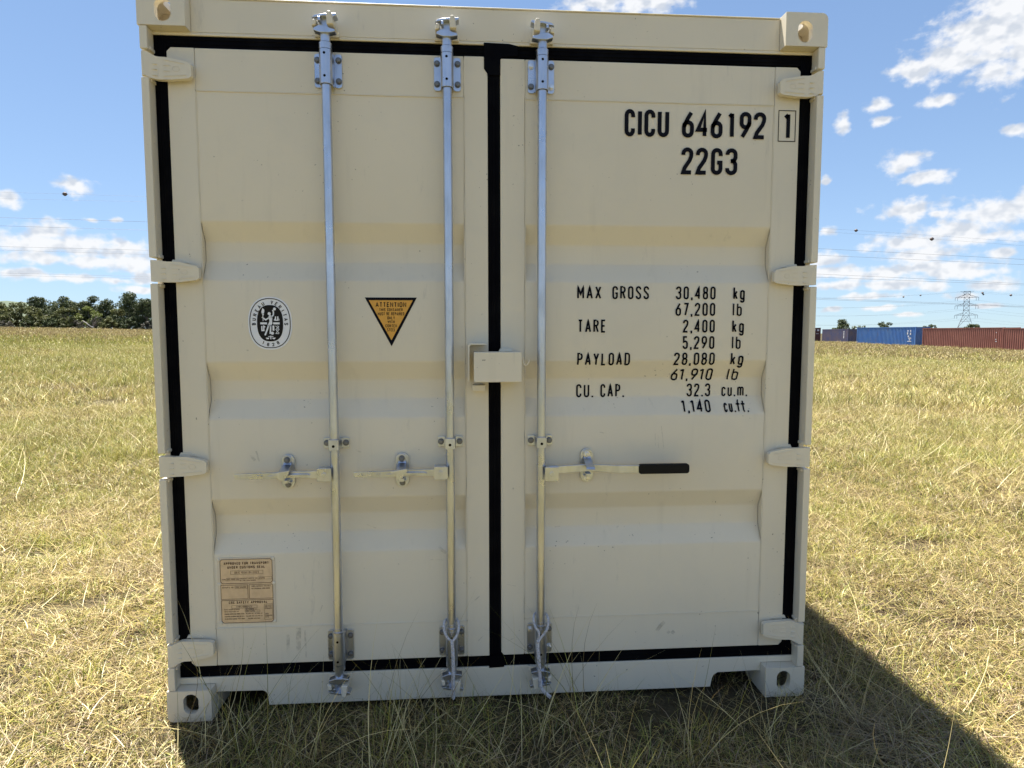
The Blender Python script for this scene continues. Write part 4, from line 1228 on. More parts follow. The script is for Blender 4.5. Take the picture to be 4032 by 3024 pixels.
# ------------------------------------------------------------------ containers in the background
def far_container(name, label, near, far, w, h, paint, marks, group='containers standing at the edge of the field', side_w=2.438):
    """near/far = ground points of the corner nearest us and the far corner of the long side that we see; body extends to the right"""
    n = Vector((near[0], near[1], 0)); f = Vector((far[0], far[1], 0)); d = (f - n); Ln = d.length
    ang = math.atan2(d.y, d.x) - PI / 2
    z = min(terrain(*near), terrain(*far)) + .0
    root = empty(name, (near[0], near[1], z), ang)
    tag(root, label, 'container', group)
    # local: y along the length (0 near), x from 0 (visible side) to w
    w = side_w
    mb = MB(); corr_wall(mb, (.02, .12), (.02, Ln - .12), .15, h - .09, .045, (-1, 0)); mb.build('side_wall', paint, root, smooth=20)
    mb = MB(); corr_wall(mb, (w - .02, .12), (w - .02, Ln - .12), .15, h - .09, .045, (1, 0)); mb.build('side_wall', paint, root, smooth=20)
    for x0 in (0, w - .16):
        for y0 in (0, Ln - .16):
            mb = MB(); mb.box(x0, x0 + .16, y0, y0 + .16, .12, h - .12); mb.build('corner_post', paint, root)
            for zz in (0, h - .118):
                mb = MB(); mb.box(x0 - .006, x0 + .166, y0 - .006, y0 + .166, zz, zz + .118); mb.build('corner_casting', paint, root, bevel=.01)
    for x0 in (.004, w - .10):
        mb = MB(); mb.box(x0, x0 + .096, .168, Ln - .168, h - .10, h - .012); mb.build('top_rail', paint, root)
        mb = MB(); mb.box(x0, x0 + .096, .168, Ln - .168, .02, .16); mb.build('bottom_rail', paint, root)
    mb = MB(); mb.box(.11, w - .11, .01, Ln - .01, h - .06, h - .03); mb.build('roof', paint, root)
    mb = MB(); corr_wall(mb, (.165, .03), (w - .165, .03), .13, h - .125, .045, (0, -1)); mb.build('end_wall', paint, root, smooth=20)
    mb = MB(); mb.box(.165, w - .165, Ln - .06, Ln - .02, .13, h - .125); mb.build('door', paint, root)
    for xa in (.45, .85, 1.5, 1.95):
        mb = MB(); mb.cyl((xa, Ln - .005, .2), (xa, Ln - .005, h - .2), .02, 6); mb.build('locking_bar', 'galvanised_steel', root)
    for (kind, a, b, z0, z1) in marks:
        mb = MB()
        if kind == 's': mb.box(-.008, -.003, a, b, z0, z1)
        else: mb.box(a, b, -.0225, -.0165, z0, z1)
        mb.build('faded_marking', 'faded_white', root)
    return root


def letters_column(y0, zs, w=.16, h=.26):
    return [('s', y0, y0 + w, z, z + h) for z in zs]


far_container('cargo_container', 'bright blue corrugated container in the middle of the row beyond the field', (65.22, 86.81), (63.99, 98.95), 2.44, 2.90, 'paint_blue',
              [('s', 1.35, 1.55, 2.20, 2.42), ('s', .85, 1.05, 2.20, 2.42), ('s', 1.40, 1.60, 1.78, 2.10), ('s', .85, 1.05, 1.72, 2.05), ('s', 1.2, 1.45, 1.42, 1.62), ('s', .8, 1.35, 1.18, 1.32), ('s', .95, 1.2, .92, 1.08), ('s', .75, 1.5, .72, .82)])
far_container('cargo_container', 'rust-red corrugated container just right of the bright blue one', (65.95, 72.2), (64.40, 84.30), 2.44, 2.90, 'paint_oxide',
              [('s', 1.0, 1.12, 1.35, 1.46), ('s', .92, 1.1, 1.1, 1.2), ('s', 1.0, 1.1, 2.2, 2.3)])
far_container('cargo_container', 'rust-red corrugated container at the right edge of the picture', (66.4, 59.4), (65.06, 71.5), 2.44, 2.93, 'paint_oxide', [])
far_container('cargo_container', 'faded purple-grey container left of the bright blue one', (71.2, 113.1), (73.1, 125.1), 2.44, 2.62, 'paint_purple',
              letters_column(1.6, (2.0, 1.7, 1.4, 1.1, .85), .3, .2))
far_container('cargo_container', 'dark maroon container end peeking out beside the beige container', (71.6, 127.6), (73.2, 139.4), 2.44, 2.85, 'paint_dark_red',
              [('e', .25, 1.0, 2.2, 2.5), ('e', 1.2, 1.35, 2.2, 2.55), ('e', 1.7, 2.1, 2.15, 2.5), ('e', .3, .9, 1.5, 1.6), ('e', .3, .8, 1.1, 1.18), ('e', 1.5, 2.0, 1.55, 1.65)])


# ------------------------------------------------------------------ trees
def leaf_mesh(rng, clumps, n_per, size, flat=.75):
    V = []; F = []
    nl = 0
    vs_ = []; k = 0
    for (cx, cy, cz, r, sq) in clumps:
        n = int(n_per * (r ** 1.6))
        d = rng.normal(size=(n, 3)); d /= np.linalg.norm(d, axis=1)[:, None]
        rad = r * rng.uniform(.35, 1.08, n) ** .6
        p = d * rad[:, None] * np.array([1, 1, sq]) + np.array([cx, cy, cz])
        nrm = d * .6 + rng.normal(size=(n, 3)) * .6 + np.array([0, 0, .35]); nrm /= np.linalg.norm(nrm, axis=1)[:, None]
        t = np.cross(nrm, rng.normal(size=(n, 3))); t /= np.linalg.norm(t, axis=1)[:, None]
        b = np.cross(nrm, t)
        s = (size * rng.uniform(.55, 1.25, n))[:, None]
        bend = nrm * s * .22
        vs_.append(np.stack([p - t * s, p - b * s * .55 + bend, p + t * s, p + b * s * .55 + bend], 1).reshape(-1, 3))
        nl += n
    V = np.concatenate(vs_)
    me = bpy.data.meshes.new('crown')
    F = np.arange(nl * 4).reshape(-1, 4)
    me.from_pydata(V.tolist(), [], F.tolist())
    return me


def make_tree(name, label, x, y, h, w, leaf, seed, trunk_r=.16, clear=.06, dens=75, lsize=.16, group='trees along the far edge of the field', low=False, gaps=.0):
    rng = np.random.default_rng(seed)
    z0 = terrain(x, y) - .05
    root = empty(name, (x, y, z0)); tag(root, label, 'shrub' if low else 'tree', group)
    cl = []; n = int(24 + rng.integers(0, 7)); w = w * (1.25 if not low else 1.1)
    for i in range(n):
        a = rng.uniform(0, 2 * PI); t = rng.uniform(0, 1); rr = w * .5 * math.sqrt(rng.uniform(.02, 1)) * (1 - .75 * max(0, t - .35)) * .86
        zz = h * (clear + (1 - clear) * (.12 + .78 * t)); r = h * rng.uniform(.085, .165)
        cl.append((rr * math.cos(a), rr * math.sin(a) * .8, min(zz, h - r * .75), r, rng.uniform(.6, .85)))
    cl.append((rng.uniform(-.15, .15) * w, 0, h - h * .12, h * .13, .8))
    me = leaf_mesh(rng, cl, dens, lsize)
    me.materials.append(MATS[leaf]); me.name = 'crown'
    c = bpy.data.objects.new('crown', me); col.objects.link(c); c.parent = root
    mb = MB()
    top = Vector((rng.uniform(-.2, .2), 0, h * .45)); nst = 1 if not low else 3
    mb.tube([(0, 0, -.1), (rng.uniform(-.1, .1), 0, h * .2), top], [trunk_r, trunk_r * .8, trunk_r * .55], 7)
    for q in cl[:8]:
        b = Vector((0, 0, h * .2)).lerp(top, rng.uniform(0, 1)); e = Vector(q[:3]); mid = b.lerp(e, .5) + Vector((0, 0, -.04 * h))
        mb.tube([b, mid, e], [trunk_r * .45, trunk_r * .3, .02], 5)
    mb.build('trunk', 'bark', root, smooth=60)
    return root


TREES = [
    ('live_oak', 'small dark oak at the far left edge of the tree line', -95.5, 136.5, 5.6, 5.5, 'leaf_olive'),
    ('live_oak', 'olive green oak second from the left edge, with a low spreading crown', -91.8, 138.5, 6.0, 5.5, 'leaf_olive'),
    ('live_oak', 'dark oak whose pointed crown rises into the far ridge', -89.6, 140.5, 7.4, 4.6, 'leaf_dark'),
    ('live_oak', 'broad dark flat-topped oak in the left half of the tree line', -83.9, 139.0, 7.4, 6.6, 'leaf_dark'),
    ('live_oak', 'olive oak in front of the broad flat-topped one', -86.4, 134.6, 5.0, 5.2, 'leaf_olive'),
    ('live_oak', 'dark oak with a ragged twin top in the middle of the tree line', -79.0, 140.0, 7.6, 3.4, 'leaf_dark'),
    ('live_oak', 'narrow dark oak right of the ragged twin top', -75.8, 140.0, 7.0, 4.0, 'leaf_dark'),
    ('mesquite_tree', 'bright yellow-green tree in the middle of the tree line', -76.4, 135.4, 5.2, 5.6, 'leaf_bright'),
    ('live_oak', 'mid green oak left of the bright yellow-green tree', -80.8, 134.9, 4.9, 4.8, 'leaf_olive'),
    ('live_oak', 'tallest oak of the tree line, rounded dark crown near the beige container', -69.4, 136.6, 8.4, 5.6, 'leaf_dark'),
    ('live_oak', 'dark oak with a lopsided top touching the container edge', -65.0, 134.5, 7.0, 4.2, 'leaf_dark'),
    ('live_oak', 'low dark oak half hidden behind the container edge', -62.0, 134.4, 5.0, 4.4, 'leaf_dark'),
    ('live_oak', 'small olive oak filling the gap right of the bright tree', -72.5, 137.8, 4.8, 4.6, 'leaf_olive'),
    ('live_oak', 'dark oak far back filling the skyline at the left edge', -100.5, 144.0, 6.4, 6.0, 'leaf_dark'),
    ('live_oak', 'olive oak far back between the ridge-high oak and the flat-topped one', -90.8, 146.0, 6.6, 6.4, 'leaf_olive'),
    ('live_oak', 'dark oak far back right of the flat-topped one', -84.6, 146.5, 6.6, 6.4, 'leaf_dark'),
    ('live_oak', 'olive oak far back behind the bright yellow-green tree', -79.6, 146.0, 6.2, 6.4, 'leaf_olive'),
    ('live_oak', 'dark oak far back in the dip left of the tallest oak', -75.2, 146.0, 5.6, 6.0, 'leaf_dark'),
    ('live_oak', 'dark oak far back behind the tallest oak', -69.8, 145.0, 6.6, 6.4, 'leaf_dark'),
    ('live_oak', 'wide low olive oak in the second row, left part of the band', -96.6, 140.5, 5.0, 8.0, 'leaf_olive'),
    ('live_oak', 'wide low dark oak in the second row under the pointed crown', -88.4, 141.5, 5.2, 8.0, 'leaf_dark'),
    ('live_oak', 'wide low olive oak in the second row under the twin top', -81.6, 141.5, 5.2, 8.0, 'leaf_olive'),
    ('live_oak', 'wide low dark oak in the second row behind the dead limb', -74.4, 141.0, 4.8, 8.0, 'leaf_dark'),
    ('live_oak', 'wide low dark oak in the second row between the two right oaks', -66.8, 139.0, 5.4, 7.0, 'leaf_dark'),
    ('live_oak', 'small rounded oak behind the purple-grey container', 127.6, 209.0, 6.6, 7.0, 'leaf_dark'),
    ('live_oak', 'low olive oak between the purple-grey and blue containers', 135.5, 212.0, 4.6, 9.5, 'leaf_olive'),
    ('live_oak', 'ragged oak crown at the left end of the blue container', 142.8, 208.0, 6.0, 6.0, 'leaf_dark'),
    ('live_oak', 'flat oak crown above the middle of the blue container', 158.0, 206.0, 5.2, 7.5, 'leaf_dark'),
    ('live_oak', 'flat oak crown above the right part of the blue container', 170.6, 203.5, 5.3, 7.2, 'leaf_dark'),
]
for i, (nm, lab, x, y, h, w, lf) in enumerate(TREES):
    far_ = y > 180
    make_tree(nm, lab, x, y, h, w, lf, 100 + i, dens=(150 if not far_ else 110), lsize=(.20 if not far_ else .26),
              group='trees along the far edge of the field' if not far_ else 'trees beyond the containers')
SHRUBS = [
    ('grey-brown leafless thicket at the left edge under the oaks', -95.0, 131.6, 2.9, 4.6, 'leaf_grey'),
    ('grey-green low bush at the foot of the oaks, left side', -90.6, 131.4, 2.0, 4.4, 'leaf_grey'),
    ('dark rounded bush right of the grey-green low bush', -86.3, 131.6, 2.1, 3.6, 'leaf_dark'),
    ('dark bush in the middle of the thicket, left of the bright tree', -82.0, 131.8, 2.6, 4.2, 'leaf_dark'),
    ('grey twiggy bush under the bright yellow-green tree', -77.2, 132.0, 2.2, 4.2, 'leaf_grey'),
    ('olive bush right of the pale dead branch', -71.2, 132.2, 2.9, 3.6, 'leaf_olive'),
    ('dark bush below the tallest oak', -67.4, 132.2, 2.6, 4.2, 'leaf_dark'),
    ('grey bush at the container edge, last of the thicket', -63.6, 132.2, 2.2, 3.6, 'leaf_grey'),
    ('low olive bush at the far left edge of the thicket', -98.0, 133.0, 2.6, 4.6, 'leaf_olive'),
    ('olive bush behind the grey-green low bush', -92.6, 134.0, 3.2, 4.6, 'leaf_olive'),
    ('bushy olive shrub left of the dark bush in the middle', -84.2, 133.4, 3.0, 4.4, 'leaf_olive'),
    ('olive shrub filling the foot of the bright tree on its left', -79.4, 133.2, 3.0, 4.4, 'leaf_olive'),
    ('dark shrub at the foot of the bright tree on its right', -74.6, 134.2, 3.0, 4.6, 'leaf_dark'),
    ('dark shrub filling the gap left of the tallest oak', -71.8, 135.0, 3.4, 4.4, 'leaf_dark'),
    ('dark shrub between the two rightmost oaks', -66.4, 133.6, 3.4, 4.4, 'leaf_dark'),
    ('dark shrub behind the broad flat-topped oak', -87.6, 136.0, 3.6, 4.8, 'leaf_dark'),
]
for i, (lab, x, y, h, w, lf) in enumerate(SHRUBS):
    make_tree('shrub', lab, x, y, h, w, lf, 300 + i, trunk_r=.06, clear=.0, dens=330, lsize=.17, group='shrubs at the foot of the trees', low=True)

# bare dead tree with one pale limb
dt = empty('dead_tree', (-73.9, 131.6, terrain(-73.9, 131.6) - .1)); tag(dt, 'bare dead tree with one pale leaning limb under the bright tree', 'tree')
mb = MB(); mb.tube([(0, 0, 0), (.05, 0, .7), (.1, 0, 1.1)], [.22, .18, .15], 7); mb.build('trunk', 'dead_wood', dt, smooth=60)
mb = MB(); mb.tube([(.05, 0, .75), (-.5, -.2, 1.15), (-1.1, -.3, 1.7), (-1.75, -.3, 2.15)], [.13, .11, .085, .04], 6); mb.build('limb', 'dead_wood', dt, smooth=60)
rnd = random.Random(5)
for k in range(7):
    a = rnd.uniform(-.4, 1.9); L_ = rnd.uniform(1.4, 2.8); p = Vector((.1, 0, 1.0)); pts = [p]; dv = Vector((math.sin(a), rnd.uniform(-.3, .3), math.cos(a) + .25)).normalized()
    for j in range(5):
        dv = (dv + Vector((rnd.uniform(-.35, .35), rnd.uniform(-.2, .2), rnd.uniform(-.2, .3)))).normalized(); p = p + dv * L_ / 5; pts.append(p.copy())
    mb = MB(); mb.tube(pts, [.10, .085, .07, .055, .04, .02], 5); mb.build('limb', 'bark', dt, smooth=60)


# ------------------------------------------------------------------ power lines
def smooth_path(P, step=6):
    P = [Vector(p) for p in P]; out = []
    for i in range(len(P) - 1):
        p0 = P[max(i - 1, 0)]; p1 = P[i]; p2 = P[i + 1]; p3 = P[min(i + 2, len(P) - 1)]
        n = max(2, int((p2 - p1).length / step))
        for k in range(n):
            t = k / n; out.append(p1.lerp(p2, t) * .5 + .25 * ((2 * p1) + (p2 - p0) * t + (2 * p0 - 5 * p1 + 4 * p2 - p3) * t * t + (3 * p1 - p0 - 3 * p2 + p3) * t ** 3))
    out.append(P[-1]); return out


def quad_wire(pts, xs):
    A = np.polyfit([p[0] for p in pts], [p[2] for p in pts], 2)
    return [(x, 140, float(np.polyval(A, x))) for x in xs]


WX = [-260, -200, -150, -120, -95, -70, -40, 0, 40, 70, 95, 120, 150, 200, 260]
WIRES = [
    ('upper thin shield wire high in the sky carrying the marker balls left and right', .012, [(-95.5, 0, 30.6), (-66.7, 0, 29.9), (88.8, 0, 25.1), (99, 0, 23.9)]),
    ('lower thin shield wire, second wire from the top', .012, [(-93.6, 0, 29.3), (-66.6, 0, 28.8), (89.1, 0, 24.2), (107, 0, 22.8), (129.6, 0, 21.7)]),
    ('highest dark conductor, third wire from the top', .023, [(-95.8, 0, 25.6), (-66.6, 0, 24.5), (80, 0, 20.8), (130, 0, 18.4)]),
    ('second dark conductor, fourth wire from the top', .022, [(-95.9, 0, 23.9), (-66.7, 0, 22.8), (80, 0, 19.3), (130, 0, 17.2)]),
    ('upper conductor of the middle pair', .022, [(-96.1, 0, 19.7), (-66.7, 0, 18.6), (80, 0, 15.1), (130, 0, 12.8)]),
    ('lower conductor of the middle pair', .022, [(-96.2, 0, 19.0), (-66.4, 0, 17.7), (80, 0, 14.4), (130, 0, 12.5)]),
    ('upper conductor of the lowest pair, near the tree tops', .022, [(-96.5, 0, 14.2), (-66.6, 0, 13.2), (80, 0, 9.6), (130, 0, 7.6)]),
    ('lower conductor of the lowest pair, bottom wire of the near line', .022, [(-96.5, 0, 13.75), (-66.6, 0, 12.75), (80, 0, 9.3), (130, 0, 7.45)]),
]
wire_pts = []
for lab, rad, pts in WIRES:
    q = quad_wire(pts, WX); wire_pts.append(q)
    mb = MB(); mb.tube(smooth_path(q, 8), rad, 6); o = mb.build('power_line_wire', 'wire_metal', smooth=60); tag(o, lab, 'wire', 'wires of the near power line')


def wire_z(i, x):
    P = WIRES[i][2]; A = np.polyfit([p[0] for p in P], [p[2] for p in P], 2); return float(np.polyval(A, x))


def ball(name, label, loc, r, group):
    mb = MB(); n, m_ = 14, 9; v = [(0, 0, -r)]; f = []
    for j in range(1, m_):
        a = -PI / 2 + PI * j / m_
        for k in range(n): v.append((r * 1.06 * math.cos(a) * math.cos(2 * PI * k / n), r * math.cos(a) * math.sin(2 * PI * k / n), r * .94 * math.sin(a)))
    v.append((0, 0, r))
    for k in range(n): f.append((0, 1 + (k + 1) % n, 1 + k)); f.append((len(v) - 1, 1 + (m_ - 2) * n + k, 1 + (m_ - 2) * n + (k + 1) % n))
    for j in range(m_ - 2):
        for k in range(n): f.append((1 + j * n + k, 1 + j * n + (k + 1) % n, 1 + (j + 1) * n + (k + 1) % n, 1 + (j + 1) * n + k))
    root = empty(name, loc); tag(root, label, 'marker ball', group)
    mb.add(v, f); mb.build('shell', 'ball_dull', root, smooth=60)
    mb = MB(); mb.cyl((-r * 1.5, 0, 0), (r * 1.5, 0, 0), r * .14, 8); mb.cyl((-r * .12, 0, 0), (r * .12, 0, 0), r * 1.03, 16); mb.build('wire_clamp', 'wire_metal', root)


ball('marker_ball', 'dark round marker ball on the wire in the left sky below a small cloud', (-82.75, 140, wire_z(0, -82.75)), .42, 'marker balls on the near line')
ball('marker_ball', 'left of the two larger marker balls in the right sky', (88.77, 140, wire_z(0, 88.77)), .34, 'marker balls on the near line')
ball('marker_ball', 'right of the two larger marker balls, against the big white cloud', (107.0, 140, wire_z(1, 107.0)), .40, 'marker balls on the near line')


def make_tower():
    bx, by = 506.4, 617.0; zb = terrain(bx, by) - .5
    root = empty('transmission_tower', (bx, by, zb), R(-40)); tag(root, 'grey lattice transmission tower rising behind the red containers', 'tower')
    zt = 43.5 - zb
    lev = [(0, 8.2), (8.5, 6.3), (19.2 - zb, 2.6), (24.5 - zb, 2.4), (29 - zb, 2.3), (33 - zb, 2.3), (37.3 - zb, 2.3), (40.5 - zb, 2.5), (zt, 2.8)]
    mb = MB(); R0 = .15

    def bar(a, b, r=R0): mb.tube([a, b], r, 4, cap=False)
    def corner(i, k):
        z, hw = lev[i]; sx, sy = ((1, 1), (-1, 1), (-1, -1), (1, -1))[k]; return Vector((hw * sx, hw * sy, z))
    for i in range(len(lev) - 1):
        for k in range(4):
            bar(corner(i, k), corner(i + 1, k), .22)
            a0, a1 = corner(i, k), corner(i, (k + 1) % 4); b0, b1 = corner(i + 1, k), corner(i + 1, (k + 1) % 4)
            bar(b0, b1, .13); bar(a0, b1, .12); bar(a1, b0, .12)
            if i < 2:
                m = a0.lerp(b0, .5); m2 = a1.lerp(b1, .5); bar(m, m2, .1); bar(m, b0.lerp(b1, .5), .1); bar(m2, b0.lerp(b1, .5), .1)
    mb.build('lattice_body', 'tower_steel', root, smooth=0)
    for z, half in ((37.3 - zb, 9.7), (29.0 - zb, 9.6), (19.5 - zb, 9.6)):
        for s_ in (-1, 1):
            mb = MB(); hw = 2.3
            tip = Vector((half * s_, 0, z))
            for sy in (-1, 1):
                r1 = Vector((hw * s_, hw * sy, z)); r2 = Vector((hw * s_, hw * sy, z + 2.6)); bar(r1, tip, .17); bar(r2, tip + Vector((0, 0, .1)), .13)
                for t in (.33, .66): bar(r1.lerp(tip, t), r2.lerp(tip, t), .09); bar(r1.lerp(tip, t), r2.lerp(tip, t - .33), .08)
            mb.build('cross_arm', 'tower_steel', root, smooth=0)
            for dx in (0, -2.0 * s_):
                mb = MB(); q = tip + Vector((dx, 0, 0)); mb.cyl(q, q + Vector((0, 0, -3.2)), .13, 6)
                for j in range(5): mb.cyl(q + Vector((0, 0, -.6 - j * .5)), q + Vector((0, 0, -.7 - j * .5)), .2, 6)
                mb.build('insulator', 'wire_metal', root)
    mb = MB()
    for s_ in (-1, 1): bar((0, 0, zt), (5.8 * s_, 0, zt), .14); bar((2.6 * s_, 0, zt - 1.6), (5.8 * s_, 0, zt), .1)
    mb.build('earth_wire_peak', 'tower_steel', root, smooth=0)
    rot = Matrix.Rotation(R(-40), 3, 'Z')
    k = 0
    for z, half in ((37.3, 9.7), (29.0, 9.6), (19.5, 9.6)):
        for s_ in (-1, 1):
            t = rot @ Vector((half * s_, 0, 0)) + Vector((bx, by, z - 3.2))
            off = Vector((-300, 44, 6)); off2 = Vector((300, -40, -4))
            P = []
            for i in range(13):
                u = 1 - i / 12; P.append(t + off * u + Vector((0, 0, -12 * 4 * u * (1 - u) * .8)))
            for i in range(1, 13):
                u = i / 12; P.append(t + off2 * u + Vector((0, 0, -12 * 4 * u * (1 - u) * .8)))
            mb = MB(); mb.tube(P, .042, 5); o = mb.build('power_line_wire', 'wire_metal', smooth=60)
            tag(o, ('%s wire sagging from the tower\'s %s cross arm' % ('left' if s_ < 0 else 'right', ('top', 'middle', 'bottom')[k])), 'wire', 'wires of the far power line')
        k += 1
    for s_, lab in ((-1, 'left'), (1, 'right')):
        t = rot @ Vector((5.8 * s_, 0, 0)) + Vector((bx, by, 43.5)); P = []
        for i in range(13): u = 1 - i / 12; P.append(t + Vector((-300, 44, 2)) * u + Vector((0, 0, -7 * 4 * u * (1 - u))))
        for i in range(1, 13): u = i / 12; P.append(t + Vector((300, -40, -2)) * u + Vector((0, 0, -6 * 4 * u * (1 - u))))
        mb = MB(); mb.tube(P, .035, 5); o = mb.build('power_line_wire', 'wire_metal', smooth=60)
        tag(o, 'thin %s earth wire strung over the top of the lattice tower' % lab, 'wire', 'wires of the far power line')
    for p, r, lab in (((442.6, 622.0, 38.0), .8, 'faint leftmost small marker ball on the far wires left of the tower'), ((459.8, 620.9, 39.6), .8, 'faint small marker ball on the far wires nearest the tower on its left'),
                 ((522.4, 616.5, 42.0), 1.0, 'upper small dark marker ball just right of the tower top'), ((523.0, 616.0, 40.4), .8, 'lower small dark marker ball just right of the tower top'), ((551.0, 614.3, 39.7), 1.1, 'small dark marker ball farthest right of the tower top')):
        ball('marker_ball', lab, p, r, 'marker balls on the far line')


make_tower()


# ------------------------------------------------------------------ grass
def grass_mesh(name, seed, n, spread, h0, h1, w0, w1, lean, droop, pal, segs=4, flat=0., cluster=False):
    rng = np.random.default_rng(seed)
    V = np.zeros((n, segs + 1, 2, 3)); C = np.zeros((n, segs + 1, 2, 4))
    a = rng.uniform(0, 2 * PI, n); rr = spread * np.sqrt(rng.uniform(0, 1, n)) * (.25 if cluster else 1)
    bx, by = rr * np.cos(a), rr * np.sin(a)
    h = rng.uniform(h0, h1, n) * rng.uniform(.75, 1.1, n); w = rng.uniform(w0, w1, n)
    d = rng.uniform(0, 2 * PI, n); le = rng.uniform(lean[0], lean[1], n); dr = rng.uniform(droop[0], droop[1], n)
    dirx, diry = np.cos(d), np.sin(d)
    face = d + PI / 2 + rng.normal(0, .6, n); fx, fy = np.cos(face), np.sin(face)
    px, py, pz = bx.copy(), by.copy(), np.full(n, -.012) + flat * rng.uniform(0, .05, n)
    ang = le.copy(); wig = rng.normal(0, .12, n)
    cols = np.array(pal)[rng.integers(0, len(pal), n)] * .66 * (rng.uniform(.42, 1.32, n) ** .9)[:, None]
    for s in range(segs + 1):
        t = s / segs
        ww = w * (1 - t ** 1.6 * .92) * (.75 if s == 0 else 1)
        V[:, s, 0] = np.stack([px - fx * ww / 2, py - fy * ww / 2, pz], 1); V[:, s, 1] = np.stack([px + fx * ww / 2, py + fy * ww / 2, pz], 1)
        shade = 1.0
        C[:, s, 0, :3] = cols * shade; C[:, s, 1, :3] = cols * shade; C[:, s, :, 3] = 1
        L = h / segs
        px = px + np.sin(ang) * dirx * L; py = py + np.sin(ang) * diry * L; pz = np.maximum(pz + np.cos(ang) * L, .004)
        ang = ang + dr / segs; d = d + wig; dirx, diry = np.cos(d), np.sin(d)
    idx = np.arange(n * (segs + 1) * 2).reshape(n, segs + 1, 2)
    F = np.stack([idx[:, :-1, 0], idx[:, :-1, 1], idx[:, 1:, 1], idx[:, 1:, 0]], -1).reshape(-1, 4)
    me = bpy.data.meshes.new(name)
    me.from_pydata(V.reshape(-1, 3).tolist(), [], F.tolist())
    ca = me.color_attributes.new('gcol', 'FLOAT_COLOR', 'POINT'); ca.data.foreach_set('color', C.reshape(-1).astype(np.float32))
    me.polygons.foreach_set('use_smooth', [True] * len(me.polygons))
    me.materials.append(MATS['grass'])
    return bpy.data.objects.new(name, me)


STRAW = (.73, .58, .21); PALE = (.87, .73, .34); TAN = (.48, .35, .14); PINK = (.54, .40, .26); GRN = (.33, .38, .07); YGR = (.58, .555, .105); BRN = (.22, .15, .09); DGR = (.19, .24, .06)


